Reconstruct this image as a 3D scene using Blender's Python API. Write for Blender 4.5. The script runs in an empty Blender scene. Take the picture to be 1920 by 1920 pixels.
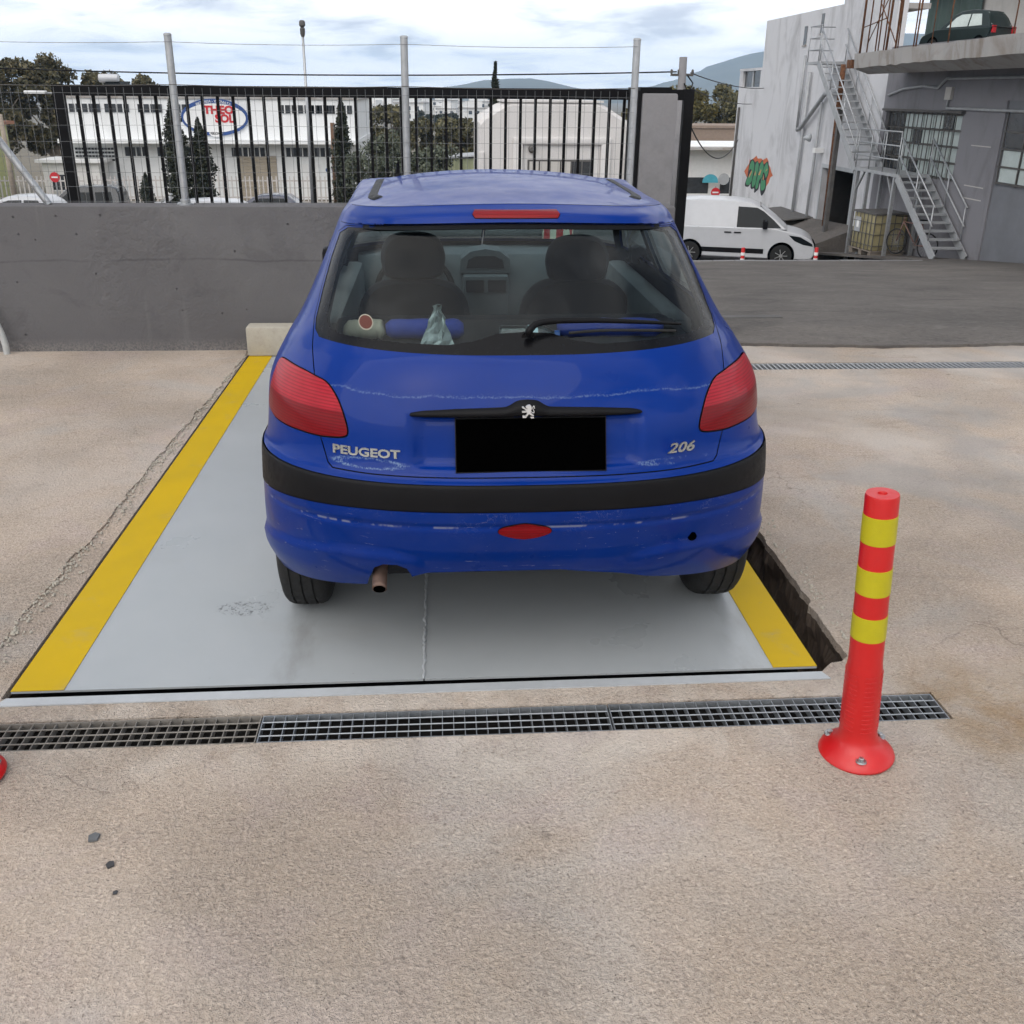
import bpy, bmesh, math, random
import numpy as np
from math import pi, sin, cos, radians, sqrt, atan2
from mathutils import Vector, Matrix
from mathutils.geometry import delaunay_2d_cdt

SC = bpy.context.scene
COL = SC.collection
random.seed(7)

# ------------------------------------------------------------------ camera
cam_d = bpy.data.cameras.new('camera')
cam_d.sensor_width = 36.0
cam_d.lens = 1816.0 / 1920.0 * 36.0
cam_d.shift_x = 32.0 / 1920.0
cam_d.shift_y = -53.0 / 1920.0
cam_d.clip_start = 0.05
cam_d.clip_end = 20000
cam = bpy.data.objects.new('camera', cam_d)
COL.objects.link(cam)
_p, _y, _r = radians(21.98), radians(3.37), radians(0.46)
_F = Vector((sin(_y) * cos(_p), cos(_y) * cos(_p), -sin(_p)))
_R0 = Vector((cos(_y), -sin(_y), 0))
_U0 = _R0.cross(_F)
_R = _R0 * cos(_r) + _U0 * sin(_r)
_U = -_R0 * sin(_r) + _U0 * cos(_r)
_m = Matrix((( _R.x, _U.x, -_F.x, 0), (_R.y, _U.y, -_F.y, 0), (_R.z, _U.z, -_F.z, 1.70), (0, 0, 0, 1)))
cam.matrix_world = _m
SC.camera = cam

# ------------------------------------------------------------------ sky and sun
SUN_EL, SUN_AZ = radians(46), radians(-150)      # azimuth measured from +Y towards +X
world = bpy.data.worlds.new('World')
SC.world = world
world.use_nodes = True
wn, wl = world.node_tree.nodes, world.node_tree.links
wn.clear()
w_out = wn.new('ShaderNodeOutputWorld')
w_bg = wn.new('ShaderNodeBackground'); w_bg.inputs['Strength'].default_value = 0.1
w_sky = wn.new('ShaderNodeTexSky'); w_sky.sky_type = 'NISHITA'; w_sky.sun_disc = False
w_sky.sun_elevation = SUN_EL; w_sky.sun_rotation = SUN_AZ
w_sky.air_density = 1.0; w_sky.dust_density = 2.0
w_tc = wn.new('ShaderNodeTexCoord')
w_sep = wn.new('ShaderNodeSeparateXYZ')
wl.new(w_tc.outputs['Generated'], w_sep.inputs[0])
w_z = wn.new('ShaderNodeMath'); w_z.operation = 'MAXIMUM'; w_z.inputs[1].default_value = 0.0
wl.new(w_sep.outputs['Z'], w_z.inputs[0])
w_za = wn.new('ShaderNodeMath'); w_za.operation = 'ADD'; w_za.inputs[1].default_value = 0.16
wl.new(w_z.outputs[0], w_za.inputs[0])
w_px = wn.new('ShaderNodeMath'); w_px.operation = 'DIVIDE'
w_py = wn.new('ShaderNodeMath'); w_py.operation = 'DIVIDE'
wl.new(w_sep.outputs['X'], w_px.inputs[0]); wl.new(w_za.outputs[0], w_px.inputs[1])
wl.new(w_sep.outputs['Y'], w_py.inputs[0]); wl.new(w_za.outputs[0], w_py.inputs[1])
w_cmb = wn.new('ShaderNodeCombineXYZ')
wl.new(w_px.outputs[0], w_cmb.inputs[0]); wl.new(w_py.outputs[0], w_cmb.inputs[1])
def wmath(op, a_, b_=None, c_=None, clamp=False):
    t = wn.new('ShaderNodeMath'); t.operation = op; t.use_clamp = clamp
    for i, q in enumerate((a_, b_, c_)):
        if q is None: continue
        if isinstance(q, (int, float)): t.inputs[i].default_value = q
        else: wl.new(q, t.inputs[i])
    return t.outputs[0]
def wnoise(scale, detail, rough, dist=0.0, off=0.0):
    t = wn.new('ShaderNodeTexNoise'); t.inputs['Scale'].default_value = scale; t.inputs['Detail'].default_value = detail
    t.inputs['Roughness'].default_value = rough; t.inputs['Distortion'].default_value = dist
    m = wn.new('ShaderNodeVectorMath'); m.operation = 'ADD'; m.inputs[1].default_value = (off, off * .7, 0)
    wl.new(w_cmb.outputs[0], m.inputs[0]); wl.new(m.outputs[0], t.inputs['Vector']); return t.outputs['Fac']
# broken cloud layer: the gaps close up towards the horizon, where one looks through more cloud
w_cov = wnoise(1.05, 9, 0.56, 0.4, 3.1)
w_low = wmath('POWER', wmath('SUBTRACT', 1.0, w_z.outputs[0], clamp=True), 5.0)
w_sum = wmath('ADD', w_cov, wmath('MULTIPLY', w_low, 0.40))
w_mr = wn.new('ShaderNodeMapRange'); w_mr.interpolation_type = 'SMOOTHSTEP'
w_mr.inputs['From Min'].default_value = 0.43; w_mr.inputs['From Max'].default_value = 0.60
w_mr.inputs['To Min'].default_value = 0.18; w_mr.inputs['To Max'].default_value = 1.0
wl.new(w_sum, w_mr.inputs['Value'])
w_r1 = wn.new('ShaderNodeValToRGB')            # thick grey bellies to bright white cloud
els = w_r1.color_ramp.elements
els[0].position = 0.33; els[0].color = (6.4, 6.8, 7.7, 1)
els[1].position = 0.58; els[1].color = (13.0, 12.8, 12.6, 1)
e = els.new(0.41); e.color = (9.4, 9.7, 10.2, 1)
e = els.new(0.48); e.color = (11.6, 11.6, 11.7, 1)
wl.new(wnoise(1.7, 9, 0.58, 0.45, 0.0), w_r1.inputs[0])
w_mix = wn.new('ShaderNodeMix'); w_mix.data_type = 'RGBA'
wl.new(w_mr.outputs[0], w_mix.inputs['Factor'])
wl.new(w_sky.outputs[0], w_mix.inputs[6]); wl.new(w_r1.outputs[0], w_mix.inputs[7])
wl.new(w_mix.outputs[2], w_bg.inputs['Color'])
wl.new(w_bg.outputs[0], w_out.inputs['Surface'])

sun_d = bpy.data.lights.new('sun', 'SUN')
sun_d.energy = 1.4; sun_d.angle = radians(70); sun_d.color = (1.0, 0.965, 0.91)
sun = bpy.data.objects.new('sun', sun_d); COL.objects.link(sun)
_sd = Vector((sin(SUN_AZ) * cos(SUN_EL), cos(SUN_AZ) * cos(SUN_EL), sin(SUN_EL)))
sun.rotation_euler = _sd.to_track_quat('Z', 'Y').to_euler()

SC.view_settings.view_transform = 'Standard'
SC.view_settings.look = 'None'
SC.view_settings.exposure = 0.3
SC.view_settings.gamma = 1.0
SC.view_settings.use_curve_mapping = False
SC.render.engine = 'CYCLES'
SC.cycles.use_denoising = True
SC.cycles.use_adaptive_sampling = True
SC.cycles.adaptive_threshold = 0.035
SC.cycles.max_bounces = 7
SC.cycles.diffuse_bounces = 3
SC.cycles.glossy_bounces = 3
SC.cycles.transparent_max_bounces = 14
SC.cycles.volume_bounces = 1

# ------------------------------------------------------------------ materials
class NT:
    """small node-graph helper"""
    def __init__(s, name):
        s.m = bpy.data.materials.new(name); s.m.use_nodes = True
        s.n, s.l = s.m.node_tree.nodes, s.m.node_tree.links
        s.b = s.n['Principled BSDF']; s.out = s.n['Material Output']
        s.tc = s.n.new('ShaderNodeTexCoord')
    def co(s, kind='Object', scale=(1, 1, 1), loc=(0, 0, 0), rot=(0, 0, 0)):
        mp = s.n.new('ShaderNodeMapping'); mp.inputs['Scale'].default_value = scale
        mp.inputs['Location'].default_value = loc; mp.inputs['Rotation'].default_value = rot
        s.l.new(s.tc.outputs[kind], mp.inputs[0]); return mp.outputs[0]
    def noise(s, v, scale, detail=4, rough=.55, dist=0.0):
        t = s.n.new('ShaderNodeTexNoise'); t.inputs['Scale'].default_value = scale
        t.inputs['Detail'].default_value = detail; t.inputs['Roughness'].default_value = rough
        t.inputs['Distortion'].default_value = dist
        s.l.new(v, t.inputs['Vector']); return t.outputs['Fac']
    def voro(s, v, scale, feature='F1', out='Distance'):
        t = s.n.new('ShaderNodeTexVoronoi'); t.inputs['Scale'].default_value = scale; t.feature = feature
        s.l.new(v, t.inputs['Vector']); return t.outputs[out]
    def sep(s, v):
        t = s.n.new('ShaderNodeSeparateXYZ'); s.l.new(v, t.inputs[0]); return t.outputs
    def math(s, op, a, b=None, c=None, clamp=False):
        t = s.n.new('ShaderNodeMath'); t.operation = op; t.use_clamp = clamp
        for i, q in enumerate((a, b, c)):
            if q is None: continue
            if isinstance(q, (int, float)): t.inputs[i].default_value = q
            else: s.l.new(q, t.inputs[i])
        return t.outputs[0]
    def rng(s, v, a, b, c=0.0, d=1.0, smooth=False):
        t = s.n.new('ShaderNodeMapRange')
        if smooth: t.interpolation_type = 'SMOOTHSTEP'
        for k, q in zip(('From Min', 'From Max', 'To Min', 'To Max'), (a, b, c, d)): t.inputs[k].default_value = q
        s.l.new(v, t.inputs['Value']); return t.outputs[0]
    def mix(s, f, a, b, mode='MIX'):
        t = s.n.new('ShaderNodeMix'); t.data_type = 'RGBA'; t.blend_type = mode
        for i, q in ((0, f), (6, a), (7, b)):
            if isinstance(q, (int, float)): t.inputs[i].default_value = q
            elif isinstance(q, tuple): t.inputs[i].default_value = q if len(q) == 4 else q + (1,)
            else: s.l.new(q, t.inputs[i])
        return t.outputs[2]
    def ramp(s, v, stops):
        t = s.n.new('ShaderNodeValToRGB'); els = t.color_ramp.elements
        while len(els) < len(stops): els.new(0.5)
        for e, (p, c) in zip(els, stops): e.position = p; e.color = c if len(c) == 4 else tuple(c) + (1,)
        s.l.new(v, t.inputs[0]); return t.outputs[0]
    def bump(s, h, strength=.3, dist=.01, prev=None):
        t = s.n.new('ShaderNodeBump'); t.inputs['Strength'].default_value = strength; t.inputs['Distance'].default_value = dist
        s.l.new(h, t.inputs['Height'])
        if prev is not None: s.l.new(prev, t.inputs['Normal'])
        return t.outputs[0]
    def set(s, **k):
        names = dict(color='Base Color', rough='Roughness', metal='Metallic', normal='Normal', coat='Coat Weight', coatr='Coat Roughness', spec='Specular IOR Level', trans='Transmission Weight', emit='Emission Color', emits='Emission Strength', alpha='Alpha', ior='IOR', sss='Subsurface Weight')
        for a, q in k.items():
            i = s.b.inputs[names[a]]
            if isinstance(q, (int, float)): i.default_value = q
            elif isinstance(q, tuple): i.default_value = q if len(q) == 4 else q + (1,)
            else: s.l.new(q, i)
        return s.m

MATS = {}
def plain(name, col, rough=.6, metal=0.0, var=.12, scale=6.0, bump=0.0, spec=.5, bscale=60, coat=0.0):
    """base colour with soft large and small variation, so no surface is perfectly even"""
    t = NT(name)
    v = t.co()
    n1 = t.noise(v, scale, 5, .6); n2 = t.noise(v, scale * 9, 3, .6)
    n = t.math('ADD', t.math('MULTIPLY', n1, .65), t.math('MULTIPLY', n2, .35))
    f = t.rng(n, .3, .7, 1 - var, 1 + var)
    c = t.n.new('ShaderNodeMix'); c.data_type = 'RGBA'; c.blend_type = 'MULTIPLY'; c.inputs[0].default_value = 1
    c.inputs[6].default_value = tuple(col) + (1,)
    cb = t.n.new('ShaderNodeCombineXYZ'); [t.l.new(f, cb.inputs[i]) for i in range(3)]
    t.l.new(cb.outputs[0], c.inputs[7])
    t.set(color=c.outputs[2], rough=t.rng(n2, .3, .7, max(0, rough - .08), min(1, rough + .08)), metal=metal, spec=spec, coat=coat)
    if bump: t.set(normal=t.bump(t.noise(v, bscale, 4), bump, .004))
    MATS[name] = t.m
    return t.m

def mat_concrete():
    t = NT('concrete'); v = t.co(); s = t.sep(v)
    big = t.noise(v, .55, 4, .55, .6); mid = t.noise(v, 3.2, 5, .6, .4)
    base = t.ramp(big, [(.30, (.262, .224, .188)), (.50, (.302, .264, .226)), (.70, (.332, .302, .270))])
    base = t.mix(t.rng(mid, .36, .66, 0, .45), base, (.315, .260, .203))
    grey = t.noise(t.co(loc=(7, 3, 0)), 1.1, 4, .6, 1.0)
    base = t.mix(t.rng(grey, .52, .66, 0, .6), base, (.300, .296, .284))
    lilac = t.noise(t.co(loc=(2, 9, 0)), 2.0, 3, .6, .8)
    base = t.mix(t.rng(lilac, .54, .68, 0, .4), base, (.292, .250, .252))
    # aggregate: fine sand, coarser grains, dark pits
    sand = t.noise(v, 260, 2, .6); grain = t.noise(v, 110, 3, .75, .3); coarse = t.noise(v, 38, 4, .7, .4)
    vc = t.voro(v, 120, 'F1', 'Color'); vs = t.sep(vc)
    base = t.mix(t.rng(vs[0], .0, 1.0, 0, .30), base, t.mix(vs[1], (.20, .175, .15), (.46, .42, .37)))
    base = t.mix(t.rng(grain, .45, .33, 0, .62), base, (.120, .108, .096))
    base = t.mix(t.rng(grain, .56, .70, 0, .60), base, (.52, .47, .41))
    base = t.mix(t.rng(coarse, .44, .32, 0, .45), base, (.165, .140, .120))
    base = t.mix(t.rng(sand, .60, .72, 0, .35), base, (.58, .54, .49))
    pits = t.math('MULTIPLY', t.rng(t.voro(v, 62), .13, .05), t.rng(t.noise(v, 7, 3), .50, .60))
    base = t.mix(t.math('MULTIPLY', pits, .8), base, (.075, .064, .058))
    # pale laitance beside the drain, ochre wash at its right end
    dr = t.rng(t.math('ABSOLUTE', t.math('ADD', s[1], -2.36)), .10, .34, 1, 0, True)
    dr = t.math('MULTIPLY', dr, t.rng(t.noise(v, 5.5, 4, .65, .5), .38, .62))
    base = t.mix(t.math('MULTIPLY', dr, .5), base, (.43, .41, .375))
    ox = t.math('ADD', t.math('POWER', t.math('ADD', s[0], -1.68), 2.0), t.math('POWER', t.math('ADD', s[1], -2.34), 2.0))
    oc = t.math('MULTIPLY', t.rng(ox, .01, .14, 1, 0, True), t.rng(mid, .36, .58))
    base = t.mix(t.math('MULTIPLY', oc, .7), base, (.24, .165, .085))
    # old damp and scuffs, mostly on the far apron
    st = t.noise(t.co(scale=(.8, 3.4, 1), rot=(0, 0, .2)), 1.7, 6, .7, .7)
    far = t.rng(s[1], 2.0, 4.0, .25, 1.0)
    base = t.mix(t.math('MULTIPLY', t.rng(st, .56, .70, 0, .30), far), base, (.150, .135, .120))
    wash = t.noise(t.co(loc=(4, 1, 0)), .9, 4, .6, .5)
    base = t.mix(t.math('MULTIPLY', t.rng(wash, .52, .66, 0, .55), far), base, (.36, .345, .325))
    crk = t.n.new('ShaderNodeTexVoronoi'); crk.feature = 'DISTANCE_TO_EDGE'; crk.inputs['Scale'].default_value = 1.1
    wv = t.n.new('ShaderNodeVectorMath'); wv.operation = 'ADD'; nz = t.n.new('ShaderNodeTexNoise'); nz.inputs['Scale'].default_value = 7; nz.inputs['Detail'].default_value = 5
    t.l.new(v, nz.inputs['Vector']); sc_ = t.n.new('ShaderNodeVectorMath'); sc_.operation = 'SCALE'; sc_.inputs['Scale'].default_value = .16; t.l.new(nz.outputs['Color'], sc_.inputs[0])
    t.l.new(v, wv.inputs[0]); t.l.new(sc_.outputs[0], wv.inputs[1]); t.l.new(wv.outputs[0], crk.inputs['Vector'])
    crack = t.math('MULTIPLY', t.rng(crk.outputs['Distance'], .001, .0045, 1, 0), t.rng(t.noise(v, 1.7, 3), .56, .64))
    base = t.mix(t.math('MULTIPLY', crack, .40), base, (.075, .062, .055))
    gr2 = t.rng(t.noise(t.co(loc=(5, 5, 0)), 1.25, 4, .6, .6), .50, .62)
    gr2 = t.math('MULTIPLY', gr2, t.rng(s[0], 1.0, 1.8)); gr2 = t.math('MULTIPLY', gr2, t.rng(s[1], 2.2, 3.0))
    base = t.mix(t.math('MULTIPLY', gr2, .6), base, (.255, .253, .248))
    drips = t.math('MULTIPLY', t.rng(t.voro(v, 3.1), .075, .03), t.rng(t.noise(v, 13, 3), .42, .6))
    base = t.mix(t.math('MULTIPLY', drips, .6), base, (.085, .075, .068))
    rough_patch = t.rng(t.noise(t.co(loc=(1, 4, 0)), 1.0, 3), .42, .60, .45, 1.25)
    h = t.math('MULTIPLY', t.math('ADD', coarse, t.math('MULTIPLY', grain, .6)), rough_patch)
    h = t.math('ADD', h, t.math('MULTIPLY', grain, .35)); h = t.math('SUBTRACT', h, t.math('MULTIPLY', pits, .5))
    base = t.mix(1.0, base, (1.56, 1.475, 1.42), 'MULTIPLY')
    t.set(color=base, rough=.93, spec=.2, normal=t.bump(h, 1.0, .016))
    MATS['concrete'] = t.m

def mat_asphalt():
    t = NT('asphalt'); v = t.co()
    big = t.noise(v, .45, 5, .62, .6); fine = t.noise(v, 85, 3, .7); mid = t.noise(v, 1.3, 6, .68, .7); sp = t.noise(v, 19, 5, .75)
    c = t.ramp(big, [(.30, (.084, .076, .070)), (.52, (.110, .099, .091)), (.72, (.138, .124, .112))])
    c = t.mix(t.rng(mid, .54, .72, 0, .5), c, (.190, .178, .164))
    c = t.mix(t.rng(mid, .46, .34, 0, .5), c, (.052, .048, .046))
    c = t.mix(t.rng(sp, .55, .68, 0, .5), c, (.20, .187, .174)); c = t.mix(t.rng(sp, .45, .32, 0, .6), c, (.042, .039, .037))
    c = t.mix(t.rng(fine, .58, .72, 0, .5), c, (.24, .225, .21))
    t.set(color=c, rough=.9, spec=.25, normal=t.bump(t.math('ADD', fine, sp), .7, .010))
    MATS['asphalt'] = t.m

def mat_wall_paint():
    t = NT('grey_render'); v = t.co()
    big = t.noise(v, 1.0, 5, .6, .3); fine = t.noise(v, 70, 4, .7); lump = t.noise(v, 16, 4, .6)
    c = t.ramp(big, [(.30, (.104, .100, .103)), (.55, (.119, .115, .118)), (.75, (.136, .132, .133))])
    pit = t.rng(t.voro(v, 8), .075, .045, 0, 1)
    c = t.mix(t.math('MULTIPLY', pit, .85), c, (.045, .043, .045))
    board = t.rng(t.noise(t.co(scale=(.3, .3, 9)), 1.4, 3), .60, .68, 0, .35)
    c = t.mix(board, c, (.11, .106, .108))
    s = t.sep(v)
    dust = t.math('MULTIPLY', t.rng(s[2], .10, .0, 0, .6), t.rng(fine, .4, .6))
    c = t.mix(dust, c, (.32, .29, .26))
    seam = t.math('SUBTRACT', s[2], t.math('ADD', .58, t.math('MULTIPLY', t.noise(t.co(scale=(1, 1, 0)), 1.3, 5, .6), .10)))
    seam = t.math('MULTIPLY', t.rng(t.math('ABSOLUTE', seam), .001, .010, 1, 0), t.rng(t.noise(v, 2.2, 3), .42, .58))
    c = t.mix(t.math('MULTIPLY', seam, .55), c, (.055, .053, .055))
    run = t.rng(t.noise(t.co(scale=(5, 5, .35)), 1.5, 5, .65), .58, .74, 0, .45); c = t.mix(run, c, (.185, .18, .178))
    blot = t.rng(t.noise(t.co(loc=(9, 2, 4)), 2.4, 6, .68, .8), .55, .68, 0, .5); c = t.mix(blot, c, (.080, .077, .080))
    rp = t.rng(t.noise(t.co(loc=(3, 0, 1)), .9, 2), .46, .58)
    h = t.math('ADD', t.math('MULTIPLY', fine, .5), t.math('MULTIPLY', t.math('MULTIPLY', lump, rp), 2.2))
    h = t.math('ADD', h, t.math('MULTIPLY', pit, -1.0))
    t.set(color=c, rough=.85, spec=.3, normal=t.bump(h, .8, .010))
    MATS['grey_render'] = t.m

def mat_deck():
    t = NT('deck_paint'); v = t.co()
    n = t.noise(v, 2.3, 5, .6, .3); f = t.noise(v, 240, 2, .6)
    c = t.ramp(n, [(.3, (.330, .352, .362)), (.7, (.362, .382, .392))])
    c = t.mix(t.rng(t.voro(v, 17), .035, .015, 0, .8), c, (.10, .095, .09))
    # scuffed shoe print near the rear wheel
    s = t.sep(v)
    d = t.math('ADD', t.math('POWER', t.math('MULTIPLY', t.math('ADD', s[0], .705), 9.0), 2), t.math('POWER', t.math('MULTIPLY', t.math('ADD', s[1], -3.06), 17.0), 2))
    sc = t.math('MULTIPLY', t.rng(d, .55, .95, 1, 0), t.rng(t.noise(v, 55, 3, .7, 1.0), .53, .58))
    c = t.mix(t.math('MULTIPLY', sc, .75), c, (.06, .06, .06))
    trk = t.math('ABSOLUTE', t.math('SUBTRACT', t.math('ABSOLUTE', t.math('ADD', s[0], -.255)), .735))
    trk = t.math('MULTIPLY', t.rng(trk, .03, .10, 1, 0, True), t.rng(t.noise(t.co(scale=(3, 1, 1)), 3.0, 6, .7), .46, .66, 0, .32))
    c = t.mix(trk, c, (.16, .15, .14))
    dirt = t.rng(t.noise(t.co(scale=(1, 1.8, 1)), 1.3, 5, .65), .60, .74, 0, .22)
    c = t.mix(dirt, c, (.27, .25, .22))
    t.set(color=c, rough=t.rng(n, .3, .7, .26, .36), spec=.5, normal=t.bump(f, .06, .002))
    MATS['deck_paint'] = t.m

def mat_yellow():
    t = NT('yellow_paint'); v = t.co()
    n = t.noise(v, 2.0, 5, .6, .4); f = t.noise(v, 60, 3, .7)
    c = t.ramp(n, [(.35, (.53, .345, .003)), (.65, (.47, .315, .008))])
    c = t.mix(t.rng(t.noise(v, 5, 5, .7, .5), .57, .72, 0, .55), c, (.38, .29, .09))
    c = t.mix(t.rng(t.noise(v, 38, 3, .7), .68, .74, 0, .5), c, (.28, .24, .17))
    t.set(color=c, rough=.62, spec=.2, normal=t.bump(f, .1, .002))
    MATS['yellow_paint'] = t.m

def mat_paint():
    """tired blue car paint with peeled-lacquer edges and bumper scrapes (car-local coordinates)"""
    t = NT('blue_paint'); v = t.co(); s = t.sep(v)
    X, Y, Z = s[0], s[1], s[2]
    n = t.noise(v, 3, 4)
    c = t.ramp(n, [(.3, (.0003, .0200, .162)), (.7, (.0004, .0245, .192))])
    lx = t.n.new('ShaderNodeCombineXYZ'); t.l.new(X, lx.inputs[0])
    a1 = t.noise(lx.outputs[0], 4.5, 2, .5); a2 = t.noise(v, 75, 4, .75)
    line = t.math('ADD', t.math('MULTIPLY', t.math('SUBTRACT', a1, .5), .045), t.math('MULTIPLY', t.math('SUBTRACT', a2, .5), .012))
    zl = t.math('SUBTRACT', t.math('SUBTRACT', Z, .903), line)
    rear = t.rng(Y, .40, .34)
    peel = t.math('MULTIPLY', t.rng(t.math('ABSOLUTE', zl), .0005, .0035, 1, 0), t.rng(t.noise(v, 160, 2), .36, .58))
    fuzz = t.math('MULTIPLY', t.rng(zl, -.002, .012, 1, 0), t.rng(zl, -.004, 0, 0, 1))
    fuzz = t.math('MULTIPLY', fuzz, t.rng(t.noise(v, 210, 2), .53, .68))
    peel = t.math('MAXIMUM', peel, t.math('MULTIPLY', fuzz, .6))
    peel = t.math('MULTIPLY', peel, rear)
    # worn ring under the left badge, patch under the right badge
    def ring(cx, cz, rx, rz, lo, hi):
        d = t.math('ADD', t.math('POWER', t.math('DIVIDE', t.math('SUBTRACT', X, cx), rx), 2), t.math('POWER', t.math('DIVIDE', t.math('SUBTRACT', Z, cz), rz), 2))
        d = t.math('ADD', d, t.math('MULTIPLY', t.math('SUBTRACT', a2, .5), 1.5))
        r = t.rng(t.math('ABSOLUTE', t.math('SUBTRACT', d, 1.0)), lo, hi, 1, 0)
        return t.math('MULTIPLY', t.math('MULTIPLY', r, t.rng(t.noise(v, 190, 2), .38, .62)), rear)
    rg = ring(-.455, .712, .095, .0135, .08, .55)
    rg2 = ring(.43, .709, .085, .008, .3, 1.0)
    rg2 = t.math('MULTIPLY', rg2, t.rng(t.noise(v, 22, 2), .5, .58))
    low = t.rng(Z, .592, .586)
    scr = t.noise(t.co(scale=(7, 7, 85)), 1.5, 5, .72, .4)
    scr = t.math('MULTIPLY', t.rng(scr, .655, .69), low)
    wig = t.noise(v, 9, 6, .7, 1.2)
    edge = t.math('MULTIPLY', t.rng(t.math('ABSOLUTE', t.math('SUBTRACT', wig, .52)), .001, .006, 1, 0), t.rng(Z, .50, .585, .05, .75))
    edge = t.math('MULTIPLY', t.math('MULTIPLY', edge, low), t.rng(t.noise(v, 4, 2), .50, .60))
    crn = t.math('MULTIPLY', t.rng(t.noise(t.co(scale=(12, 12, 26)), 2.2, 4, .7), .66, .70), t.math('MULTIPLY', low, t.rng(t.math('ABSOLUTE', X), .55, .70)))
    grv = t.math('MULTIPLY', t.rng(t.math('ABSOLUTE', t.math('SUBTRACT', Z, .541)), .001, .0055, 1, 0), t.rng(t.noise(t.co(scale=(9, 9, 3)), 1.6, 3), .55, .60))
    chip = t.math('MULTIPLY', t.rng(t.voro(v, 42), .07, .045), t.math('MULTIPLY', low, t.rng(t.noise(v, 5, 2), .54, .60)))
    wear = t.math('MAXIMUM', t.math('MAXIMUM', scr, edge), t.math('MAXIMUM', t.math('MAXIMUM', crn, chip), grv))
    c = t.mix(t.math('MAXIMUM', t.math('MULTIPLY', peel, .30), t.math('MAXIMUM', t.math('MULTIPLY', rg, .6), t.math('MULTIPLY', rg2, .4))), c, (.20, .29, .40))
    c = t.mix(t.math('MULTIPLY', wear, .45), c, (.30, .31, .33))
    dust = t.math('MULTIPLY', t.rng(t.noise(v, 7, 5, .65), .45, .75, 0, .16), t.rng(Z, .8, .35))
    c = t.mix(t.math('MULTIPLY', dust, .5), c, (.16, .15, .15))
    ro = t.math('ADD', t.rng(t.noise(v, 12, 4), .3, .7, .27, .38), t.math('MULTIPLY', t.rng(Z, 1.33, 1.40), .07))
    ro = t.math('ADD', ro, t.math('MULTIPLY', wear, .3))
    t.set(color=c, rough=ro, spec=.06, coat=.26, coatr=.035, normal=t.bump(t.noise(v, 320, 2), .03, .001))
    MATS['blue_paint'] = t.m

def mat_glass(name, tint=(.62, .70, .68), rough=.02, refl=.5):
    t = NT(name); nt = t.n
    tr = nt.new('ShaderNodeBsdfTransparent'); tr.inputs[0].default_value = tint + (1,)
    gl = nt.new('ShaderNodeBsdfGlossy'); gl.inputs['Roughness'].default_value = rough
    fr = nt.new('ShaderNodeFresnel'); fr.inputs['IOR'].default_value = 1.5
    v = t.co()
    smear = t.noise(t.co(scale=(1, 1, .6)), 4.5, 5, .6, .8)
    dirt = nt.new('ShaderNodeBsdfDiffuse'); dirt.inputs[0].default_value = (.42, .45, .46, 1)
    m0 = nt.new('ShaderNodeMixShader'); t.l.new(t.rng(smear, .50, .75, .0, .035), m0.inputs[0])
    t.l.new(tr.outputs[0], m0.inputs[1]); t.l.new(dirt.outputs[0], m0.inputs[2])
    mx = nt.new('ShaderNodeMixShader')
    t.l.new(t.math('MULTIPLY', fr.outputs[0], refl * 2, clamp=True), mx.inputs[0])
    t.l.new(m0.outputs[0], mx.inputs[1]); t.l.new(gl.outputs[0], mx.inputs[2])
    t.l.new(mx.outputs[0], t.out.inputs[0])
    MATS[name] = t.m

def mat_leaf(name, dark, light):
    t = NT(name)
    g = t.n.new('ShaderNodeNewGeometry')
    c = t.ramp(g.outputs['Random Per Island'], [(0, dark), (.6, tuple((a + b) / 2 for a, b in zip(dark, light))), (1, light)])
    n = t.noise(t.co(), .9, 3)
    c = t.mix(t.rng(n, .4, .6, 0, .45), c, tuple(d * .7 for d in dark))
    t.set(color=c, rough=.65, spec=.3)
    MATS[name] = t.m

def mat_stained(name, col, stain, scale=1.0, amt=.6, streak=True, fine=.08):
    """painted render with vertical streaks and blotches"""
    t = NT(name); v = t.co()
    big = t.noise(v, .6 * scale, 5, .6, .5)
    st = t.noise(t.co(scale=(1.3, 1.3, .45)), .9 * scale, 6, .66, .9) if streak else t.noise(v, 2.4 * scale, 5, .65)
    f = t.noise(v, 40, 3, .6)
    c = t.mix(t.rng(st, .50, .72, 0, amt), col, stain)
    c = t.mix(t.rng(big, .54, .70, 0, amt * .6), c, stain)
    c = t.mix(t.rng(f, .3, .7, 0, fine), c, (.02, .02, .02))
    t.set(color=c, rough=.85, spec=.25, normal=t.bump(f, .2, .005))
    MATS[name] = t.m

def mat_rust(name='rust'):
    t = NT(name); v = t.co()
    n = t.noise(v, 14, 5, .7)
    c = t.ramp(n, [(.3, (.045, .022, .014)), (.5, (.12, .052, .025)), (.7, (.22, .10, .045))])
    t.set(color=c, rough=.85, spec=.3)
    MATS[name] = t.m

def mat_lens(name, deep, mid, ribs=True):
    t = NT(name); v = t.co(); s = t.sep(v)
    # horizontal optics inside the lens: the upper two thirds is a paler reflector
    w = t.math('SINE', t.math('MULTIPLY', s[2], 2 * pi / .0085))
    up = t.rng(s[2], .842, .850)
    c = t.mix(up, deep, mid)
    c = t.mix(t.math('MULTIPLY', t.rng(w, -.3, .8), .40 if ribs else 0.0), c, tuple(q * .35 for q in deep))
    c = t.mix(t.rng(t.noise(v, 14, 3), .4, .7, 0, .25), c, tuple(q * .6 for q in deep))
    t.set(color=c, rough=.36, spec=.12, coat=.22, coatr=.06, normal=t.bump(w, .12, .002))
    MATS[name] = t.m

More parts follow.
